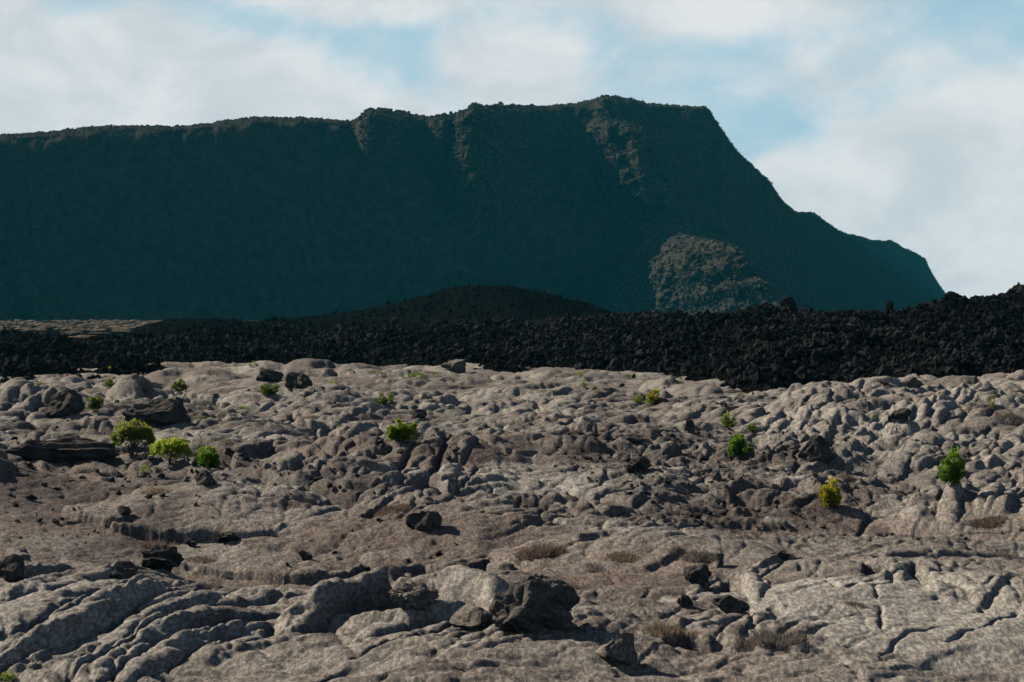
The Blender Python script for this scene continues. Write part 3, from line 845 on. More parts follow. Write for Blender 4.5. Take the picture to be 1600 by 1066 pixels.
T1z = CAM_H + (HOR - np.interp(APX, top1[:, 0], top1[:, 1])) * K * T1d
D2 = 440.0
T2z = CAM_H + (HOR - np.interp(APX, top2[:, 0], top2[:, 1])) * K * D2
u = (AY - D0) / np.maximum(T1d - D0, 10)
lip = np.clip(T1z - 0.6, .5, 9)
AZ = -1.0 + (T1z - 0.2) * np.where(u < 0, 0, 0) + 0
step_ = 1 - np.exp(-np.clip(AY - D0, 0, None) / 4.5)
AZ = -0.9 + (0.9 + 0.22 * (T1z + 1)) * step_ + (T1z - 0.22 * (T1z + 1)) * sstep(-0.1, 1.0, u) * step_
fall = sstep(1.0, 2.2, u)
AZ = AZ - fall * (T1z + 0.3) * .9
hump = np.exp(-((AY - D2) / 70.0) ** 2)
AZ = np.maximum(AZ, -0.9 + (T2z + 0.9) * hump * (AY > 290))
AZ -= 3.0 * sstep(560, 640, AY)
inside = step_ * (1 - .45 * sstep(300, 400, AY))
rough = fbm(AX * .10, AY * .07, 3, 81) * 0.9
f1, f2, ox, oy, hid = worley(AX * 0.42, AY * 0.34, 17)
cl = (_U[hid, 2] ** 1.6) * 1.0 + (ox * (_U[hid, 3] - .5) + oy * (_U[hid, 1] - .5)) * 0.9 - .35 * np.exp(-((f2 - f1) / .16) ** 2)
f1, f2, ox, oy, hid = worley(AX * 1.25, AY * 0.95, 23)
cl2 = (_U[hid, 2] ** 1.5) * 0.55 + ox * (_U[hid, 3] - .5) * .5 - .2 * np.exp(-((f2 - f1) / .18) ** 2)
AZ += inside * (rough * .8 + cl * .45 + cl2 * .4 - .3)
AZ += (0.10 * fbm(AX * 2.2, AY * 2.2, 3, 90)) * inside
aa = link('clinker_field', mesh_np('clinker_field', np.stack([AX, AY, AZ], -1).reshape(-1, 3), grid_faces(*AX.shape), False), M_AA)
tag(aa, kind='structure')


def agz(x, y):
    j = int(np.clip(np.searchsorted(ar, y), 1, len(ar) - 1))
    i = int(np.clip(np.searchsorted(at_, math.atan(x / y)), 1, len(at_) - 1))
    return float(AZ[j, i])


# ------------------------------------------------------------------ mountain
SKYL = np.array([(-500, 214), (-200, 210), (0, 205), (60, 200), (120, 194), (180, 190), (230, 190), (290, 190), (330, 186), (350, 182), (400, 177), (440, 177), (500, 178), (545, 183), (575, 172), (600, 169), (640, 174), (680, 178),
                 (730, 174), (770, 167), (830, 161), (900, 155), (930, 149), (960, 144), (985, 148), (1010, 155), (1050, 158), (1100, 160), (1110, 167), (1117, 182), (1150, 230), (1175, 255), (1190, 270), (1205, 285),
                 (1225, 315), (1242, 328), (1270, 330), (1290, 345), (1312, 360), (1330, 363), (1365, 375), (1390, 374), (1410, 385), (1445, 403), (1455, 425), (1478, 460), (1487, 470), (1510, 496), (1540, 500)], float)
mpx = np.concatenate([np.linspace(-500, -60, 60)[:-1], np.arange(-60, 1541, 1.9)])
mt = (mpx - 800) * K
PHI = R(30)
yb = 1493.0 / (1 - math.tan(PHI) * mt) * (1 + .8 * np.clip((mpx - 1130) / 360, 0, 1) ** 1.2)
ysk = np.interp(mpx, SKYL[:, 0], SKYL[:, 1])
ysk = ysk + 1.2 * perlin(mpx * .06, mpx * 0 + .5, 4) + .9 * perlin(mpx * .19, mpx * 0 + 3.5, 6)
zc = np.full(mpx.shape, 130.0)
SLOPE = R(53)
for _ in range(6):
    yc = yb + zc / math.tan(SLOPE) / math.cos(PHI) / (1 - math.tan(PHI) * mt)
    zc = np.maximum(CAM_H + (HOR - ysk) * K * yc, -1)
# v: 0 foot .. 1 crest, then the plateau behind
v1 = np.linspace(-0.06, 1.0, 215)
rows = []
VV, MT = np.meshgrid(v1, mt)
VV, MT, MPX = VV.T, MT.T, np.broadcast_to(mpx, (len(v1), len(mpx)))
ZC, YC, YB = (np.broadcast_to(a, VV.shape) for a in (zc, yc, yb))
# rounded rim: the last metres of the face lie back
rim_h = np.clip(5.0 / np.maximum(ZC, 6), 0, .5)
ww = np.clip(VV, 0, 1)
zz = ww ** 1.06
yy = ww.copy()
MY = YB + (YC - YB) * yy
MZ = ZC * zz
over = np.clip((MZ - (ZC - 14.0)) / 14.0, 0, 1)
MZ = np.where(MZ > ZC - 14.0, ZC - 14.0 + 14.0 * (1 - (1 - over) ** 1.7) , MZ)
MZ = np.where(VV < 0, VV * 200, MZ)
MY = MY + 46 * over ** 1.6
ROW = HOR - (MZ - CAM_H) / MY / K               # photograph row each point shows at


def rib(line, wl, wr, amp, y0, y1, soft, wob=.5, stepf=0):
    """a rib of the face: crest along the pixel line, left flank wl wide, right flank wr wide (pixels), amp metres proud"""
    ly = np.array([q[1] for q in line], float)
    lx = np.array([q[0] for q in line], float)
    cx = np.interp(ROW, ly, lx) + wob * (6 * perlin(ROW * .05, MPX * .0 + 2.2, 8) + 3 * perlin(ROW * .16, MPX * .06, 12))
    s = MPX - cx
    prof = np.where(s < 0, np.clip(1 + s / wl, 0, 1) ** 1.0, np.clip(1 - s / wr, 0, 1) ** 1.4)
    if stepf:
        left = np.interp(ROW, [376, 400, 440, 500], [1000, 972, 950, 936]) + 5 * perlin(ROW * .03, MPX * 0 + 9.1, 5)
        q_ = (MPX - left) / np.maximum(cx - left, 4)
        prof = np.where(s < 0, stepf * sstep(0, .48, q_) + (1 - stepf) * np.clip(q_, 0, 1), prof)
    env = sstep(y0 - soft, y0 + soft, ROW) * (1 - sstep(y1 - soft, y1 + max(soft, 75), ROW))
    return amp * prof * env


Pp = np.zeros(VV.shape)
Pp += rib([(740, 150), (740, 200), (733, 250), (742, 300), (740, 420)], 30, 120, 58, 150, 318, 14)
Pp += rib([(930, 150), (950, 180), (986, 225), (992, 290), (1015, 345), (1020, 400)], 58, 110, 78, 205, 315, 20, 1.3)
Pp += rib([(938, 150), (948, 200)], 20, 60, 16, 150, 190, 12)
Pp += rib([(1032, 350), (1046, 372), (1146, 492), (1156, 505)], 150, 120, 330, 384, 800, 30, .06, .001)
Pp += rib([(582, 150), (578, 230)], 24, 120, 20, 150, 214, 12)
Pp += rib([(700, 150), (690, 230)], 30, 80, 14, 150, 200, 12)
Pp += rib([(1000, 370), (985, 440)], 40, 120, 18, 385, 440, 14)
RIBS = Pp.copy()
env = sstep(-.02, .05, VV)
big = fbm(MPX * .011 + .002 * ROW, ROW * .0025, 3, 140) * 13
med = fbm(MPX * .05, ROW * .05, 3, 150) * 1.7
fine = fbm(MPX * .28, ROW * .28, 3, 160) * 0.8
Pp += (big * (1 - .8 * sstep(20, 80, Pp)) + med * (1 - .5 * sstep(20, 80, Pp)) + fine * (1 + 2.2 * sstep(20, 80, Pp))) * env * (1 - .6 * (over > .3))
Pp += 13 * fbm(MPX * .045, ROW * .045, 3, 191) * sstep(6, 50, RIBS) * env
MYd = MY - Pp
MXd = MT * MY + 0.0 * Pp
MZd = MZ + (0.5 * fbm(MPX * .22, ROW * .2, 3, 170) + .3) * env
# plateau behind the crest
pv = np.linspace(0, 1, 26)[1:] ** 2
PB = (MYd[-1] + 420 * pv[:, None])
PZ = MZd[-1] - 18 * pv[:, None] ** .8 - 1.5 * pv[:, None] + 1.0 * fbm(np.broadcast_to(mpx * .22, PB.shape), PB * .2, 3, 180)
PXw = MXd[-1][None, :] + 0 * PB - 0.25 * (PB - MYd[-1])
V = np.concatenate([np.stack([MXd, MYd, MZd], -1), np.stack([PXw, PB, PZ], -1)], 0)
mnr, mnc = V.shape[:2]
mountain = link('mountain', mesh_np('mountain', V.reshape(-1, 3), grid_faces(mnr, mnc), True), M_CLIFF)
tag(mountain, kind='structure')
MV = V


# ------------------------------------------------------------------ rocks
import bmesh


def ico(sub):
    bm = bmesh.new()
    bmesh.ops.create_icosphere(bm, subdivisions=sub, radius=1.0)
    V = np.array([v.co[:] for v in bm.verts])
    F = np.array([[v.index for v in f.verts] for f in bm.faces])
    bm.free()
    return V, F


ICO = {k: ico(k) for k in (1, 2, 3, 4, 5)}


def rock_mesh(name, seed, sub=2, cuts=9, amp=.18, sq=(1, 1, .75), cut=(.45, .85), smooth=False, freq=1.3):
    r = np.random.default_rng(seed)
    V, F = ICO[sub]
    V = V.copy()
    for _ in range(cuts):
        n_ = r.normal(size=3)
        n_ /= np.linalg.norm(n_)
        d_ = r.uniform(*cut)
        e = np.clip(V @ n_ - d_, 0, None)
        V -= e[:, None] * n_
    N = V / np.linalg.norm(V, axis=1)[:, None]
    o_ = r.uniform(-50, 50, 6)
    nz = fbm(V[:, 0] * freq + o_[0] + V[:, 2] * .7, V[:, 1] * freq + o_[1] + V[:, 2] * freq * .8, 4, seed % 50)
    nz2 = fbm(V[:, 2] * freq + o_[2], V[:, 0] * freq - V[:, 1] * freq + o_[3], 3, seed % 37)
    V = V + N * (amp * (nz + .6 * nz2))[:, None]
    V *= np.array(sq)
    lo = V[:, 2].min()
    V[:, 2] -= lo * .75
    return mesh_np(name, V, F, smooth)


def points_stuff(name, P, S, Rt, I, protos, label, cat):
    """one mass of small things, spread over the points P"""
    me = bpy.data.meshes.new(name)
    me.vertices.add(len(P))
    me.vertices.foreach_set('co', np.asarray(P, np.float32).ravel())
    for an, ty, key, av in (('sc', 'FLOAT_VECTOR', 'vector', S), ('rt', 'FLOAT_VECTOR', 'vector', Rt), ('ix', 'INT', 'value', I)):
        a_ = me.attributes.new(an, ty, 'POINT')
        a_.data.foreach_set(key, np.asarray(av, np.int32 if ty == 'INT' else np.float32).ravel())
    o = link(name, me)
    col = bpy.data.collections.new(name + '_pieces')
    for q, (pm, mt_) in enumerate(protos):
        if not pm.materials:
            pm.materials.append(mt_)
        col.objects.link(bpy.data.objects.new('%s_piece_%02d' % (name, q), pm))
    ng = bpy.data.node_groups.new(name, 'GeometryNodeTree')
    ng.interface.new_socket('Geometry', in_out='INPUT', socket_type='NodeSocketGeometry')
    ng.interface.new_socket('Geometry', in_out='OUTPUT', socket_type='NodeSocketGeometry')
    g = NT(ng)
    gi, go = g.node('NodeGroupInput'), g.node('NodeGroupOutput')
    ci = g.node('GeometryNodeCollectionInfo')
    ci.inputs['Collection'].default_value = col
    ci.inputs['Separate Children'].default_value = True
    ci.inputs['Reset Children'].default_value = True
    ip = g.node('GeometryNodeInstanceOnPoints')
    g.l.new(gi.outputs[0], ip.inputs['Points'])
    g.l.new(ci.outputs[0], ip.inputs['Instance'])
    ip.inputs['Pick Instance'].default_value = True

    def na(nm, ty):
        nd = g.node('GeometryNodeInputNamedAttribute', data_type=ty)
        nd.inputs['Name'].default_value = nm
        return nd.outputs['Attribute']
    g.l.new(na('ix', 'INT'), ip.inputs['Instance Index'])
    g.l.new(na('rt', 'FLOAT_VECTOR'), ip.inputs['Rotation'])
    g.l.new(na('sc', 'FLOAT_VECTOR'), ip.inputs['Scale'])
    g.l.new(ip.outputs[0], go.inputs[0])
    o.modifiers.new('pieces', 'NODES').node_group = ng
    return tag(o, label, cat, kind='stuff')


# black clinker rubble that covers the flow
r = np.random.default_rng(3)
n = 120000
t_ = r.uniform(-.31, .31, n)
d_ = np.where(r.uniform(size=n) < .8, 105 + 190 * r.uniform(size=n) ** 1.25, r.uniform(280, 470, n))
ji = np.clip(np.searchsorted(ar, d_), 1, len(ar) - 1)
ii = np.clip(np.searchsorted(at_, np.arctan(t_)), 1, len(at_) - 1)
ok = inside[ji, ii] > .3
ok &= (u[ji, ii] < 1.35) | ((d_ > 330) & (r.uniform(size=n) < .5))
t_, d_, ji, ii = t_[ok], d_[ok], ji[ok], ii[ok]
P = np.stack([t_ * d_, d_, AZ[ji, ii] - .03], 1)
sz = np.clip(r.lognormal(-2.35, .6, len(P)), .04, .42) * (.75 + d_ / 420)
sz = sz * np.where(d_ > 320, .75, 1)
S = sz[:, None] * r.uniform(.7, 1.3, (len(P), 3))
protos = [(rock_mesh('clinker', 300 + q, 2, 4, .5, (1, 1, .9), (.5, .95), False, 2.6), M_BLOCK2 if q == 6 else M_BLOCK) for q in range(7)]
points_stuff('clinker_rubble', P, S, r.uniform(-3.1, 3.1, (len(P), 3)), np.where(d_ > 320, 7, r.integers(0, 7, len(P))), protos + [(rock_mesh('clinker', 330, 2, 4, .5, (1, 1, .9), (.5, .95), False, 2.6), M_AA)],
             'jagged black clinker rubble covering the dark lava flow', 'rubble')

# small stones lying in the broken patches of the old lava
n = 50000
t_ = r.uniform(-.31, .31, n)
d_ = np.exp(r.uniform(math.log(24), math.log(150), n))
ji = np.clip(np.searchsorted(rad, d_), 1, NR - 1)
ii = np.clip(np.searchsorted(th, np.arctan(t_)), 1, NC - 1)
dens_ = np.maximum.reduce([np.clip(rf - .25, 0, 1) * .8, gravel * .10, flat * .02])[ji, ii] * (.12 + .88 * sstep(38, 50, d_))
ok = r.uniform(size=n) < dens_ * .55
t_, d_, ji, ii = t_[ok], d_[ok], ji[ok], ii[ok]
P = np.stack([t_ * d_, d_, Z[ji, ii] + .005], 1)
sz = np.clip(r.lognormal(-3.3, .5, len(P)), .015, .14) * (.5 + d_ / 60)
S = sz[:, None] * r.uniform(.7, 1.35, (len(P), 3))
protos = [(rock_mesh('stone', 400 + q, 2, 8, .2, (1, 1, .7), (.4, .85), False, 1.6), M_DARK if q < 4 else M_PAHO) for q in range(8)]
points_stuff('lava_gravel', P, S, r.uniform(-3.1, 3.1, (len(P), 3)), r.integers(0, 8, len(P)), protos,
             'loose grey and black stones strewn over the old lava', 'gravel')

# scrub on the mountain
n = 56000
jj = r.integers(3, mnr - 22, n)
edge = r.uniform(size=n) < .45
spot = (r.uniform(size=n) < .6) & ~edge
jj[edge] = len(v1) - 1 - (r.uniform(size=edge.sum()) ** 2 * 16).astype(int) + 4
kk = r.integers(0, mnc - 1, n)
sp_j, sp_i = np.nonzero(RIBS[:, :-1] > 8)
pick = r.integers(0, len(sp_j), n)
jj = np.where(spot, sp_j[pick], jj)
kk = np.where(spot, sp_i[pick], kk)
Pm = MV[jj, kk] * .5 + MV[jj, kk + 1] * .5 + r.normal(0, .6, (n, 3)) * [1, .6, .1]
ok = Pm[:, 2] > 1
Pm, jj = Pm[ok], jj[ok]
spot = spot[ok]
sz = np.clip(r.lognormal(-.55, .5, len(Pm)), .2, 1.7) * np.where(spot, 1.25, np.where(edge[ok], .6, .7))
protos = [(rock_mesh('scrub', 500 + q, 2, 3, .42, (1, 1, .85), (.6, .95), False, 2.6), M_SCRUB) for q in range(5)]
points_stuff('mountain_scrub', Pm - [0, 0, .45], sz[:, None] * r.uniform(.7, 1.3, (len(Pm), 3)) * [1, 1, .85],
             np.stack([r.normal(0, .2, len(Pm)), r.normal(0, .2, len(Pm)), r.uniform(-3.1, 3.1, len(Pm))], 1),
             r.integers(0, 5, len(Pm)), protos, 'low dense scrub covering the mountain face', 'scrub')
# low bushes on the far plain
n = 5000
yy_ = r.uniform(300, 1290, n)
xx_ = r.uniform(-.30, .12, n) * yy_
protos = [(rock_mesh('heath', 520 + q, 2, 3, .4, (1, 1, .7), (.6, .95), False, 2.6), mm) for q, mm in enumerate((M_SCRUB, M_PLAIN, M_PLAIN))]
points_stuff('plain_heath', np.stack([xx_, yy_, np.full(n, -.8)], 1), np.clip(r.lognormal(-.2, .5, n), .2, 2)[:, None] * r.uniform(.7, 1.3, (n, 3)) * [1.6, 1.6, .5],
             np.stack([0 * xx_, 0 * xx_, r.uniform(-3, 3, n)], 1), r.integers(0, 3, n), protos, 'tan heath and low bushes on the far plain', 'heath')

# big blocks of the clinker flow, each one an object
bmesh_list = [rock_mesh('lava_block', 600 + q, 3, 5, .45, (1, 1, .9), (.45, .9), False, 2.4) for q in range(9)]
br = random.Random(5)
cnt = 0
while cnt < 120:
    t0 = br.uniform(-.275, .275)
    i_ = int(np.clip(np.searchsorted(at_, math.atan(t0)), 1, len(at_) - 1))
    d0 = float(D0[0, i_])
    dd = d0 + 2 + br.random() ** 1.5 * (float(T1d[0, i_]) - d0) * 1.1
    zz_ = agz(t0 * dd, dd)
    o = link('lava_block', bmesh_list[cnt % 9], M_BLOCK)
    sc_ = min(max(br.lognormvariate(-.95, .35), .25), .75)
    o.location = (t0 * dd, dd, zz_ - .25 * sc_)
    o.rotation_euler = (br.gauss(0, .5), br.gauss(0, .5), br.uniform(-3, 3))
    o.scale = (sc_ * br.uniform(.8, 1.3), sc_ * br.uniform(.8, 1.2), sc_ * br.uniform(.7, 1.15))
    pxx = 800 + t0 / K
    zone = next(ph for lim, ph in ((130, 'near the left edge'), (230, 'below the tan plain'), (420, 'left of the dark hill'), (560, 'below the dark hill foot'), (700, 'below the gentle hill slope'), (830, 'below the top of the dark hill'),
                                   (960, 'below the steep hill slope'), (1080, 'before the sunlit spur'), (1200, 'below the sunlit spur'), (1340, 'past the sunlit spur'), (1490, 'below the ridge end'), (9999, 'near the right edge')) if pxx < lim)
    fr = (dd - d0) / (float(T1d[0, i_]) - d0)
    tag(o, '%s block %s the black flow %s' % ('large' if sc_ > .55 else 'medium' if sc_ > .38 else 'small', 'at the foot of' if fr < .2 else 'halfway up' if fr < .6 else 'near the crest of', zone),
        'rock', 'black blocks of the dark lava flow')
    cnt += 1


def rock(px, py, w_px, h_px, seed, mat, label, cat='rock', sub=4, cuts=9, amp=.16, tilt=(0, 0, 0), depth=1.0, cutr=(.45, .85), name='boulder', sink=.0, group=None, surf=None):
    if surf is None:
        x, y, z = hit(px, py)
    else:
        x, y, z = surf
    wd, ht = w_px * K * y, h_px * K * y
    me = rock_mesh(name, seed, sub, cuts, amp, (1, 1, 1), cutr, False, 1.5)
    co = np.empty(len(me.vertices) * 3, np.float32)
    me.vertices.foreach_get('co', co)
    co = co.reshape(-1, 3)
    lo_, hi_ = co.min(0), co.max(0)
    co = (co - (lo_ + hi_) / 2) / (hi_ - lo_) * [wd, wd * depth, ht * 1.25]
    co[:, 2] += ht * 1.25 / 2 - ht * .25 - sink * ht
    me.vertices.foreach_set('co', co.ravel())
    me.update()
    o = link(name, me, mat)
    o.location = (x, y + wd * depth * .35, z)
    o.rotation_euler = tilt
    return tag(o, label, cat, group)


ROCKS = [
    (836, 1000, 146, 94, 21, M_MID, 'large rough boulder with a pale left face and shadowed right side, in the foreground', dict(sub=5, cuts=6, amp=.26, depth=.9, cutr=(.55, .9))),
    (738, 985, 70, 34, 22, M_PAHO, 'pale low slab against the left of the large boulder', dict(sub=4, cuts=8, depth=1.3, amp=.10, tilt=(0, R(-12), 0))),
    (965, 1046, 66, 52, 23, M_PAHO, 'pointed grey rock in front of the large boulder, to its right', dict(sub=4, cuts=12, cutr=(.3, .7), amp=.12)),
    (645, 955, 80, 40, 24, M_PAHO, 'dark craggy lump rising behind the black overhang in the foreground', dict(sub=5, cuts=5, amp=.3, depth=.8)),
    (668, 833, 56, 36, 26, M_DARK, 'black slanting rock on the pale sandy flat', dict(cuts=12, cutr=(.3, .7), tilt=(0, R(-25), 0))),
    (1092, 914, 46, 32, 27, M_DARK, 'dark angular rock with one bright edge beside the dry grey bush', dict(cuts=11)),
    (1126, 888, 14, 22, 28, M_PAHO, 'small upright brownish stone leaning behind the dark angular rock', dict(sub=3)),
    (476, 877, 23, 17, 29, M_DARK, 'small black pyramid shaped stone on the sandy flat', dict(sub=3, cuts=12, cutr=(.3, .6))),
    (297, 856, 22, 16, 30, M_DARK, 'black squarish stone beside the rust coloured grass', dict(sub=3, cuts=12, cutr=(.35, .6))),
    (356, 851, 40, 18, 31, M_DARK, 'black double humped rock behind the small black pyramid stone', dict(sub=4, amp=.3)),
    (12, 910, 48, 40, 32, M_DARK, 'smooth black boulder cut by the left edge below the gravel mound', dict(sub=4, cuts=5)),
    (190, 906, 46, 26, 33, M_DARK, 'low black rock at the foot of the gravel mound', dict(sub=4, cuts=7)),
    (250, 896, 66, 36, 34, M_DARK, 'wide dark crumbly rock where gravel mound and pale dome meet', dict(sub=5, amp=.34)),
    (95, 652, 66, 46, 35, M_DARK, 'big lava hump, coloured dark for its shadowed front, near the left edge, tallest one there', dict(sub=5, cuts=5, amp=.16, depth=.9)),
    (92, 724, 190, 40, 53, M_DARK, 'long low dark outcrop left of the tallest shrub', dict(sub=5, cuts=6, amp=.2, depth=.4)),
    (240, 668, 112, 44, 36, M_DARK, 'wide lava hump, coloured dark for its shadow, just above the tallest shrub', dict(sub=5, cuts=5, amp=.22, depth=.6)),
    (278, 652, 16, 30, 37, M_DARK, 'thin black upright shard beside the wide shadowed hump', dict(sub=3)),
    (1284, 732, 52, 42, 38, M_DARK, 'dark tilted slab leaning left among smooth lobes', dict(sub=4, cuts=10, tilt=(0, R(-30), 0), depth=.7)),
    (1408, 662, 36, 24, 39, M_DARK, 'dark blocky rock on the slope of smooth lobes', dict(sub=4, cuts=12)),
    (1432, 612, 26, 18, 40, M_PAHO, 'pale grey rock at the foot of the black flow', dict(sub=4, cuts=10)),
    (708, 582, 40, 20, 41, M_PAHO, 'flat topped pinkish rock against the black flow, near the two tiny bushes', dict(sub=4, cuts=10)),
    (655, 654, 24, 14, 42, M_DARK, 'rounded dark stone behind the green bush in the middle', dict(sub=4, cuts=3, amp=.08)),
    (1078, 678, 16, 24, 43, M_DARK, 'narrow black standing stone left of the two bright bushes', dict(sub=3)),
    (990, 694, 36, 14, 44, M_DARK, 'low dark oval lump behind the white dead branch', dict(sub=4, cuts=3, amp=.1)),
    (1000, 740, 40, 26, 45, M_DARK, 'black crag right beside the white dead branch', dict(sub=4, amp=.35)),
    (1222, 880, 30, 14, 46, M_DARK, 'small dark rock left of the rounded lobes on the right', dict(sub=3, amp=.3)),
    (1072, 952, 28, 22, 47, M_DARK, 'dark rock at the rim of the middle slab', dict(sub=4, amp=.3)),
    (1145, 958, 60, 26, 48, M_DARK, 'dark curved rim rock above the grey grass clump', dict(sub=4, amp=.3, depth=.7)),
    (318, 760, 34, 22, 50, M_DARK, 'dark wedge of rock below the bright round bush', dict(sub=4, cuts=10)),
    (465, 608, 46, 26, 51, M_DARK, 'black rock mass at the edge of the dark flow, left of centre', dict(sub=4, amp=.25)),
    (420, 598, 44, 22, 52, M_DARK, 'dark hump of rock above the round olive bush', dict(sub=4, amp=.2)),
]
for px, py, wp, hp, sd_, mt_, lb, kw in ROCKS:
    rock(px, py, wp, hp, sd_, mt_, lb, **kw)
for px, py, hp, sd_ in ((1232, 497, 18, 61), (1391, 497, 16, 62), (1490, 480, 16, 63), (1595, 470, 20, 64)):
    t0 = (px - 800) * K
    i_ = int(np.searchsorted(at_, math.atan(t0)))
    dd = float(T1d[0, i_]) - 4
    lb = {1232: 'broad black pinnacle on the crest of the dark flow, leftmost of four', 1391: 'narrow black spike on the crest of the dark flow below the ridge end',
          1490: 'black knob on the dark flow where the mountain slope ends', 1595: 'highest black crag of the dark flow, at the right edge'}[px]
    rock(px, py, hp * (1.6 if px != 1391 else .8), hp * 1.5, sd_, M_BLOCK, lb, sub=3, amp=.3, name='lava_pinnacle', surf=(t0 * dd, dd, agz(t0 * dd, dd) - .1))
# smaller loose stones
sr = random.Random(9)
smesh = [rock_mesh('loose_stone', 700 + q, 3, 9, .2, (1, 1, .75), (.4, .8), False, 1.6) for q in range(6)]
smesh2 = [rock_mesh('loose_stone', 720 + q, 3, 9, .2, (1, 1, .75), (.4, .8), False, 1.6) for q in range(6)]
cnt = 0
MARKS = [(206, 700, 'tallest shrub'), (322, 715, 'bright green bushy shrub'), (625, 675, 'lone middle bush'), (1156, 700, 'bright green upright bush'), (1297, 780, 'yellow feathery shrub'), (1487, 740, 'tall two plumed shrub'),
         (985, 725, 'white dead branch'), (840, 950, 'large boulder'), (845, 855, 'brown dry bush'), (476, 870, 'black pyramid stone'), (250, 850, 'reddish grass of the gravel mound'), (668, 820, 'black slanting rock'), (1092, 900, 'dark angular rock'),
         (95, 640, 'tallest shadow-dark hump'), (420, 610, 'round olive bush'), (1010, 625, 'touching pair of bushes'), (60, 800, 'top of the gravel mound'), (1400, 655, 'dark blocky rock')]
while cnt < 70:
    px, py = sr.uniform(0, 1600), 600 + 440 * sr.random()
    x, y, z = hit(px, py)
    if y > 150 or sr.random() > (.08 if y > 44 else 0) + (gz0(rf, x, y) if y > 36 else 0) + .5 * gz0(gravel, x, y):
        continue
    dk_ = sr.random() < .75
    o = link('loose_stone', (smesh if dk_ else smesh2)[cnt % 6], M_DARK if dk_ else M_GREY)
    q = y * K * sr.uniform(3, 7.5)
    o.location = (x, y, z - .15 * q)
    o.scale = (q * sr.uniform(.8, 1.4), q, q * sr.uniform(.7, 1.2))
    o.rotation_euler = (sr.gauss(0, .3), sr.gauss(0, .3), sr.uniform(-3, 3))
    mk = min(MARKS, key=lambda m_: ((m_[0] - px) / 2) ** 2 + (m_[1] - py) ** 2)
    side = ('right of' if px > mk[0] else 'left of') if abs(px - mk[0]) > 1.6 * abs(py - mk[1]) else ('below' if py > mk[1] else 'above')
    far_ = math.hypot((px - mk[0]) / 2, py - mk[1])
    tag(o, '%s %s stone lying %s%s the %s' % ('bigger' if q / y / K > 5.3 else 'small', 'dark' if dk_ else 'grey', 'just ' if far_ < 22 else 'far ' if far_ > 60 else '', side, mk[2]), 'stone', 'small loose stones on the lava')
    cnt += 1


# ------------------------------------------------------------------ plants
def tube(Vl, Fl, pts, r0, r1, k=5):
    base = len(Vl)
    m = len(pts)
    for q, p in enumerate(pts):
        a_ = pts[min(q + 1, m - 1)] - pts[max(q - 1, 0)]
        a_ = a_ / max(np.linalg.norm(a_), 1e-6)
        e1 = np.cross(a_, [0.3, .9, .2])
        e1 /= max(np.linalg.norm(e1), 1e-6)
        e2 = np.cross(a_, e1)
        rr_ = r0 + (r1 - r0) * q / (m - 1)
        for c_ in range(k):
            an = 2 * math.pi * c_ / k
            Vl.append(p + rr_ * (math.cos(an) * e1 + math.sin(an) * e2))
    for q in range(m - 1):
        for c_ in range(k):
            b0, b1 = base + q * k + c_, base + q * k + (c_ + 1) % k
            Fl.append((b0, b1, b1 + k, b0 + k))


M_STEM = mat_rock('grey_bark', (0.11, 0.105, 0.10), (0.22, 0.21, 0.20), 6.0, 0.01)
M_BONE = mat_rock('bleached_wood', (0.45, 0.44, 0.42), (0.62, 0.61, 0.60), 6.0, 0.01)
LEAF = {
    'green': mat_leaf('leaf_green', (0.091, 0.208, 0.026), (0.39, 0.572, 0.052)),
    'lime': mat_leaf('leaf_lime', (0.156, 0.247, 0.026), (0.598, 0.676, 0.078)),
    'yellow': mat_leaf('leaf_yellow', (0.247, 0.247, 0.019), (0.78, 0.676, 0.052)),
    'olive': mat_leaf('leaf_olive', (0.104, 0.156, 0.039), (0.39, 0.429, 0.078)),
    'grey': mat_leaf('leaf_grey', (0.123, 0.114, 0.096), (0.263, 0.245, 0.219)),
    'rust': mat_leaf('dry_rust_grass', (0.15, 0.105, 0.082), (0.27, 0.195, 0.155)),
    'straw': mat_leaf('dry_straw_grass', (0.172, 0.127, 0.081), (0.356, 0.276, 0.184)),
    'ash': mat_leaf('dry_ash_grass', (0.127, 0.109, 0.092), (0.253, 0.224, 0.19)),
}


def blades(P, D, L, Wd, r, tipv):
    """thin leaf blades: four-cornered, from P along D"""
    n_ = len(P)
    side = np.cross(D, r.normal(size=(n_, 3)))
    side /= np.maximum(np.linalg.norm(side, axis=1), 1e-6)[:, None]
    L, Wd = L[:, None], Wd[:, None]
    mid = P + D * L * .45
    V = np.stack([P, mid + side * Wd, P + D * L + r.normal(0, .12, (n_, 3)) * L, mid - side * Wd], 1).reshape(-1, 3)
    F = np.arange(n_ * 4).reshape(-1, 4)
    return V, F, np.repeat(tipv, 4)


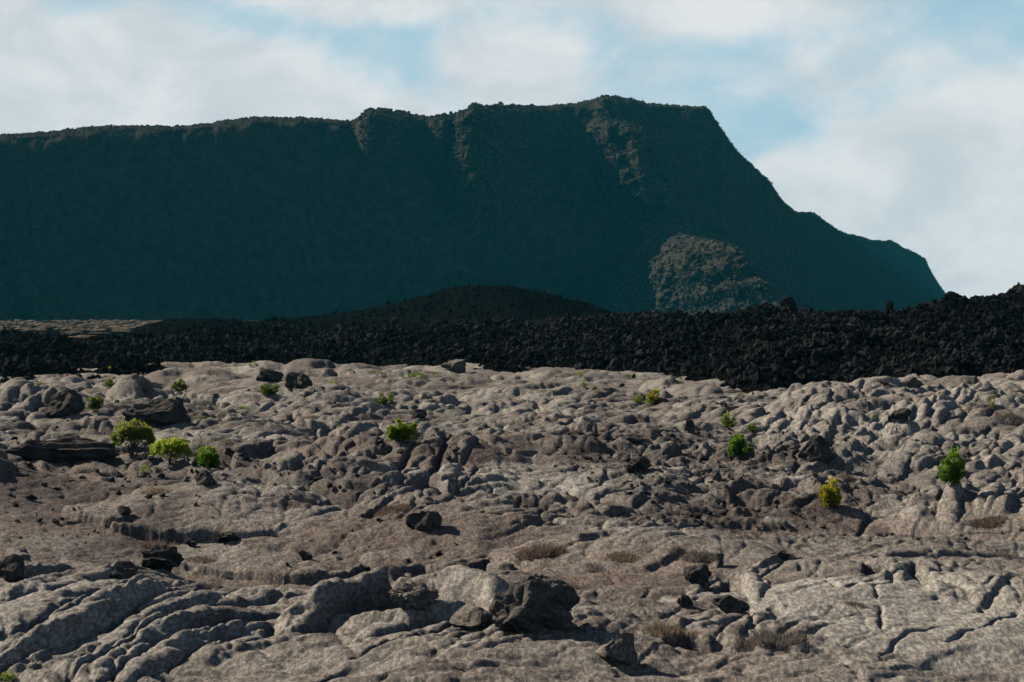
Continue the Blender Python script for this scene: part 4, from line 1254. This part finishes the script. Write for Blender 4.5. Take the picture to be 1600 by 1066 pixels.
def shrub(px, py, w_px, h_px, style, leaf, seed, label, name='shrub', stems=5, group=None):
    r = np.random.default_rng(seed)
    x, y, z = hit(px, py)
    W, H = w_px * K * y, h_px * K * y
    root = bpy.data.objects.new(name, None)
    scene.collection.objects.link(root)
    root.location = (x, y, z - .03)
    root.empty_display_size = .2
    tag(root, label, 'shrub', group)
    C, Dd, tipv = [], [], []
    big_ = w_px * h_px
    ns = int(np.clip(big_ / 7, 34, 240))
    heads = []
    if style == 'dome':
        for _ in range(ns):
            a_ = r.uniform(0, 2 * np.pi)
            q = math.sqrt(r.uniform(0, 1))
            hgt = H * (.40 + .54 * math.sqrt(max(1 - q * q, 0)) * r.uniform(.45, 1.08)) - H * .12 * r.uniform(0, 1)
            heads.append((q * W * .47 * math.cos(a_), q * W * .42 * math.sin(a_), hgt))
    elif style == 'full':
        nsp = int(r.integers(7, 12))
        sp = []
        for q in range(nsp):
            a_, q_ = r.uniform(0, 2 * np.pi), math.sqrt(r.uniform(0, 1))
            sp.append((q_ * .40 * math.cos(a_), q_ * .36 * math.sin(a_), (1 - .45 * q_ * q_) * r.uniform(.62, 1.0)))
        for _ in range(int(ns * 1.2)):
            sx, sy, sh_ = sp[r.integers(0, nsp)]
            v_ = r.uniform(.03, 1) ** .9
            rad2 = .17 * (1.15 - v_ ** 2) * math.sqrt(r.uniform(.1, 1))
            a_ = r.uniform(0, 2 * np.pi)
            heads.append(((sx * (.55 + .45 * v_) + rad2 * math.cos(a_)) * W, (sy * (.55 + .45 * v_) + rad2 * math.sin(a_)) * W, v_ * sh_ * H * .92))
    elif style == 'plume':
        cols = [(-.24, .72), (.14, 1.0), (.30, .62), (-.02, .60)]
        for _ in range(ns):
            cx_, ch = cols[r.integers(0, 4)]
            v_ = r.uniform(.12, 1)
            q = .20 * math.sin(min(v_ + .12, 1) * math.pi * .85) + .03
            a_ = r.uniform(0, 2 * np.pi)
            heads.append(((cx_ * (.4 + .6 * v_) + q * math.cos(a_)) * W, q * math.sin(a_) * W, v_ * H * ch * .93))
    else:  # cushion
        for _ in range(ns):
            a_ = r.uniform(0, 2 * np.pi)
            q = math.sqrt(r.uniform(0, 1))
            heads.append((q * W * .48 * math.cos(a_), q * W * .5 * math.sin(a_), H * .8 * math.sqrt(max(1 - q * q, .02)) * r.uniform(.5, 1)))
    heads = np.array(heads)
    keep = fbm(heads[:, 0] / W * 4 + seed, heads[:, 2] / H * 4, 2, seed % 30) > -.42
    heads = heads[keep] if keep.sum() > 12 else heads
    nb = 15
    P = np.repeat(heads, nb, 0) + r.normal(0, .030, (len(heads) * nb, 3)) * [W, W, H * .8]
    out = P / [W, W, H] * [1.3, 1.3, .4] + [0, 0, .75] + r.normal(0, .38, P.shape)
    D = out / np.linalg.norm(out, axis=1)[:, None]
    L = r.uniform(.06, .16, len(P)) * math.sqrt(W * H) * (1.0 if style != 'plume' else .9)
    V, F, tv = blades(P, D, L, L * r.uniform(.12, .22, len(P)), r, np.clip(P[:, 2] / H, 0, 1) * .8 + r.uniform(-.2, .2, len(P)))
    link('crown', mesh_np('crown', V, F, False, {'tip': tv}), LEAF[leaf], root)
    st = M_STEM
    order = r.permutation(len(heads))
    for q in range(stems):
        Vl, Fl = [], []
        hd = heads[order[q % len(order)]] * [.85, .85, .92]
        b0 = np.array([r.normal(0, .05) * W, r.normal(0, .05) * W, -.05])
        md = b0 * .5 + hd * .5 + [r.normal(0, .05) * W, r.normal(0, .05) * W, -.08 * H]
        md[:2] *= .75
        rs = .016 * math.sqrt(W * H)
        tube(Vl, Fl, [b0, b0 * .6 + md * .4, md, md * .5 + hd * .5, hd], rs, rs * .4)
        for _ in range(3):                                # twigs
            f_ = r.uniform(.3, .8)
            p0 = b0 * (1 - f_) + hd * f_
            p1 = p0 + np.array([r.normal(0, .18) * W, r.normal(0, .18) * W, r.uniform(.1, .28) * H])
            p1[2] = min(p1[2], H * .85)
            tube(Vl, Fl, [p0, p0 * .5 + p1 * .5 + r.normal(0, .02, 3) * W, p1], rs * .55, rs * .2, 4)
        link('stem', mesh_np('stem', np.array(Vl), np.array(Fl), True), st, root)
    return root


SH = [
    (206, 714, 66, 58, 'dome', 'olive', 'tall shrub with a green cap over bare grey stems, biggest of the bushes', 16),
    (266, 728, 62, 44, 'dome', 'lime', 'wide lime capped bush right beside the tallest shrub', 12),
    (322, 728, 48, 38, 'full', 'green', 'bright green bushy shrub, rightmost of the three big ones together', 5),
    (226, 741, 20, 16, 'cushion', 'lime', 'tiny lime sprout at the foot of the three big shrubs', 3),
    (213, 694, 22, 12, 'cushion', 'olive', 'small olive tuft tucked behind the lime capped bush', 3),
    (625, 689, 54, 42, 'full', 'lime', 'green bush with a yellow left tip and grey stems, standing alone in the middle', 7),
    (602, 634, 38, 21, 'full', 'olive', 'low olive bush leaning on a lobe behind the lone middle bush', 5),
    (668, 647, 9, 9, 'cushion', 'lime', 'tiny lime tuft next to the rounded dark stone', 2),
    (420, 619, 34, 24, 'full', 'olive', 'round olive bush below the dark hump at the edge of the flow', 5),
    (1156, 711, 44, 42, 'full', 'green', 'bright green upright bush, biggest of the three together right of centre', 5),
    (1139, 668, 27, 30, 'full', 'lime', 'pointed lime bush behind the bright green upright one', 4),
    (1176, 676, 24, 20, 'full', 'olive', 'small olive bush right of the pointed lime bush', 4),
    (1297, 796, 35, 48, 'plume', 'yellow', 'yellow feathery shrub standing alone, nearest to the viewer', 4),
    (1487, 758, 43, 60, 'plume', 'green', 'tall green feathery shrub with two plumes near the right edge', 5),
    (996, 632, 24, 18, 'full', 'lime', 'lime bush, left one of a touching pair below the black flow', 4),
    (1020, 632, 32, 28, 'full', 'yellow', 'yellowish bush, right one of a touching pair below the black flow', 5),
    (1550, 646, 14, 24, 'plume', 'lime', 'slim lime shrub beside dead twigs near the right edge', 3),
    (1509, 647, 17, 7, 'cushion', 'yellow', 'flat yellow cushion plant left of the slim lime shrub', 2),
    (1577, 656, 11, 15, 'plume', 'olive', 'thin olive sprig right of the slim lime shrub', 2),
    (650, 592, 28, 13, 'cushion', 'lime', 'low bright bush by the flat topped pinkish rock', 3),
    (680, 590, 10, 11, 'cushion', 'lime', 'tiny bright tuft just left of the flat topped pinkish rock', 2),
    (905, 589, 21, 12, 'cushion', 'lime', 'small lime bush at the foot of the black flow, above a twin tuft', 3),
    (913, 609, 15, 16, 'full', 'lime', 'small lime tuft under the bush at the foot of the black flow', 3),
    (931, 613, 10, 6, 'cushion', 'yellow', 'tiny yellow tuft right of the small lime one', 2),
    (982, 593, 16, 10, 'cushion', 'olive', 'small olive bush touching the black flow above the pair', 3),
    (281, 614, 26, 26, 'full', 'olive', 'sparse olive bush over dead wood, above the wide shadowed hump', 5),
    (146, 641, 36, 28, 'full', 'olive', 'loose yellow green bush between two shadow-dark lava humps', 4),
    (176, 583, 20, 14, 'full', 'lime', 'small lime bush at the flow edge, upper of two near the left', 3),
    (172, 605, 32, 16, 'full', 'olive', 'spreading olive bush, lower of two near the left', 4),
    (240, 573, 10, 8, 'cushion', 'olive', 'tiny olive tuft against the dark flow left of centre', 2),
    (396, 575, 16, 12, 'full', 'olive', 'small olive bush touching the dark flow above the round bush', 3),
    (547, 582, 12, 9, 'cushion', 'olive', 'tiny olive tuft at the flow edge left of the low bright bush', 2),
    (590, 587, 24, 10, 'cushion', 'olive', 'low faint olive patch left of the low bright bush', 2),
    (381, 647, 17, 13, 'dome', 'green', 'small green bush on a lit lobe, left of centre', 3),
    (312, 656, 30, 6, 'cushion', 'olive', 'flat pale green cushion right of the upright black shard', 2),
    (440, 727, 13, 8, 'cushion', 'lime', 'tiny lime tuft on ropy lava right of the three big shrubs', 2),
    (352, 694, 20, 11, 'cushion', 'olive', 'small olive tuft behind the bright green bushy shrub', 3),
    (1361, 656, 22, 7, 'cushion', 'olive', 'flat olive cushion on the smooth lobes at right', 2),
    (1157, 618, 10, 8, 'cushion', 'olive', 'tiny olive tuft on the shadowed lobes above the pointed lime bush', 2),
    (1284, 700, 10, 5, 'cushion', 'olive', 'tiny olive patch on top of the dark tilted slab', 2),
    (60, 604, 16, 8, 'cushion', 'olive', 'faint olive tuft left of the upper of two bushes near the left', 2),
    (330, 586, 14, 8, 'cushion', 'olive', 'tiny olive tuft between the sparse bush and the dark hump', 2),
    (520, 600, 14, 8, 'cushion', 'lime', 'tiny lime tuft right of the black rock mass', 2),
    (735, 596, 12, 7, 'cushion', 'olive', 'tiny olive tuft right of the flat topped pinkish rock', 2),
    (830, 606, 14, 7, 'cushion', 'olive', 'tiny olive tuft left of the bush above a twin tuft', 2),
    (1065, 600, 12, 8, 'cushion', 'olive', 'tiny olive tuft at the flow edge right of the pair', 2),
    (1240, 640, 14, 8, 'cushion', 'olive', 'tiny olive tuft on the lobes right of the small olive bush', 2),
    (1470, 622, 12, 8, 'cushion', 'olive', 'tiny olive tuft near the pale grey rock by the flow', 2),
    (530, 668, 14, 8, 'cushion', 'olive', 'small olive tuft left of the lone middle bush', 2),
    (700, 712, 12, 7, 'cushion', 'olive', 'small olive tuft below right of the lone middle bush', 2),
    (12, 1066, 28, 22, 'plume', 'lime', 'pale green sprig at the bottom edge of the picture', 3),
]
for q, (px, py, wp, hp, st_, lf, lb, nst) in enumerate(SH):
    shrub(px, py, wp, hp, st_, lf, 900 + q, lb, stems=nst)


def tuft(px, py, w_px, h_px, leaf, seed, label, n_=700):
    r = np.random.default_rng(seed)
    x, y, z = hit(px, py)
    W, H = w_px * K * y, h_px * K * y * .55
    dep = max(W * .7, 5 * K * y / .12)
    a_ = r.uniform(0, 2 * np.pi, n_)
    q = np.sqrt(r.uniform(0, 1, n_))
    P = np.stack([q * np.cos(a_) * W * .5, q * np.sin(a_) * dep * .5, np.zeros(n_)], 1)
    clump = fbm(P[:, 0] / W * 5 + seed, P[:, 1] / dep * 5, 2, seed % 40)
    keep = clump > -.7
    P, q = P[keep], q[keep]
    for k_ in range(len(P)):
        P[k_, 2] = gz(x + P[k_, 0], max(y + P[k_, 1], 22.)) - z - .02
    D = np.stack([P[:, 0] / W, P[:, 1] / dep * .6, np.full(len(P), .9)], 1) + r.normal(0, .30, (len(P), 3))
    D /= np.linalg.norm(D, axis=1)[:, None]
    L = H * r.uniform(.45, 1.15, len(P)) * (1.1 - .5 * q)
    V, F, tv = blades(P, D, L, np.full(len(P), .45 * K * y) * r.uniform(.7, 1.4, len(P)), r, r.uniform(0, 1, len(P)))
    o = link('dry_grass_tuft', mesh_np('dry_grass_tuft', V, F, False, {'tip': tv}), LEAF[leaf])
    o.location = (x, y, z)
    return tag(o, label, 'grass')


TU = [
    (845, 868, 74, 42, 'rust', 'big brown dry bush of grass on the edge of the sandy flat', 1600),
    (612, 798, 56, 22, 'rust', 'rust coloured dry grass below the ropy lobes', 900),
    (250, 858, 56, 30, 'rust', 'reddish dry grass on the gravel mound', 900),
    (315, 876, 48, 16, 'rust', 'low reddish grass right of the black squarish stone', 600),
    (1050, 988, 90, 30, 'straw', 'straw coloured grass on the rim of the middle slab', 1400),
    (1205, 1010, 110, 44, 'ash', 'grey dry grass clump between two pale slabs in front', 2000),
    (1345, 948, 60, 14, 'ash', 'crusty brown grass beside the hole in the big pale slab', 900),
    (972, 876, 54, 20, 'straw', 'straw coloured grass over a dark ledge', 700),
    (1330, 752, 60, 12, 'rust', 'pinkish low grass right of the yellow feathery shrub', 800),
    (1215, 785, 60, 10, 'rust', 'flat reddish grass patch left of the yellow feathery shrub', 700),
    (1545, 818, 60, 20, 'rust', 'brown low grass in a hollow near the right edge', 900),
    (612, 896, 44, 12, 'rust', 'brown grass on the sandy flat, left one of two', 500),
    (670, 894, 40, 9, 'rust', 'faint brown grass on the sandy flat, right one of two', 400),
    (1095, 872, 56, 26, 'ash', 'grey white dry bush behind the dark angular rock', 900),
    (1055, 868, 22, 14, 'rust', 'small reddish grass left of the grey white dry bush', 300),
    (460, 790, 50, 10, 'rust', 'reddish low grass at the foot of the ropy lobe', 600),
    (240, 770, 40, 16, 'straw', 'tan grass tuft beyond the gravel mound', 500),
    (1580, 660, 50, 22, 'ash', 'pale grass around dead twigs at the right edge', 600),
    (1190, 835, 60, 12, 'straw', 'tan grass patch beyond the rounded lobes', 600),
]
for q, (px, py, wp, hp, lf, lb, n_) in enumerate(TU):
    tuft(px, py, wp, hp, lf, 1000 + q, lb, n_)


def dead_wood(px, py, L_px, seed, label, lean, n_tw=7, mat=None, up=.3, name='dead_branch'):
    r = np.random.default_rng(seed)
    x, y, z = hit(px, py)
    L = L_px * K * y
    root = bpy.data.objects.new(name, None)
    scene.collection.objects.link(root)
    root.location = (x, y, z)
    tag(root, label, 'branch')
    dirv = np.array([math.cos(lean), .25, math.sin(lean) * up + .15])
    pts = [dirv * L * f_ + r.normal(0, .03, 3) * L * (f_ > 0) for f_ in np.linspace(0, 1, 6)]
    Vl, Fl = [], []
    rb = max(.9 * K * y, L * .02)
    tube(Vl, Fl, pts, rb * 1.2, rb * .6)
    link('branch', mesh_np('branch', np.array(Vl), np.array(Fl)), mat, root)
    for _ in range(n_tw):
        k_ = r.integers(0, 5)
        p0 = pts[k_] * .5 + pts[k_ + 1] * .5
        p1 = p0 + np.array([r.normal(.1, .2), r.normal(0, .2), r.uniform(.05, .3)]) * L
        Vl, Fl = [], []
        tube(Vl, Fl, [p0, (p0 + p1) / 2 + r.normal(0, .04, 3) * L, p1], rb * .75, rb * .35, 4)
        link('twig', mesh_np('twig', np.array(Vl), np.array(Fl)), mat, root)
    return root


dead_wood(970, 722, 36, 1, 'bleached white dead branch lying on black rubble', -.25, 9, M_BONE)
dead_wood(1198, 768, 14, 2, 'small white dead stick on rubble left of the yellow shrub', -.3, 2, M_BONE)
dead_wood(1512, 648, 30, 3, 'bare grey dead bush behind the flat yellow cushion', .9, 12, M_STEM, 1.0)
dead_wood(1560, 664, 36, 4, 'pale fallen twigs below the slim lime shrub', -.15, 9, M_BONE, .4)
dead_wood(1392, 680, 24, 5, 'leafless grey sprig on the lobes at right', 1.2, 7, M_STEM, 1.0)
dead_wood(1325, 742, 14, 6, 'short pale stick in the pinkish low grass', .6, 2, M_BONE)
dead_wood(286, 628, 22, 7, 'grey dead wood under the sparse olive bush', 1.2, 6, M_STEM, 1.0)

# ------------------------------------------------------------------ haze
def box_mesh(name, x0, x1, y0, y1, z0, z1):
    vs_ = [(x, y, z) for z in (z0, z1) for y in (y0, y1) for x in (x0, x1)]
    fs = [(0, 2, 3, 1), (4, 5, 7, 6), (0, 1, 5, 4), (2, 6, 7, 3), (0, 4, 6, 2), (1, 3, 7, 5)]
    return mesh_np(name, vs_, fs, False)


hm = bpy.data.materials.new('haze')
hm.use_nodes = True
ht = NT(hm.node_tree)
ht.n.clear()
pv_ = ht.node('ShaderNodeVolumePrincipled')
pv_.inputs['Color'].default_value = (0.04, 0.76, 1.0, 1)
pv_.inputs['Density'].default_value = 0.000045
pv_.inputs['Anisotropy'].default_value = 0.0
ho = ht.node('ShaderNodeOutputMaterial')
ht.l.new(pv_.outputs[0], ho.inputs['Volume'])
hz = link('haze', box_mesh('haze', -2150, 2150, -1250, 3950, -25.0, 245.0), hm)
tag(hz, 'thin blue haze in the air before the mountain', 'haze', kind='stuff')
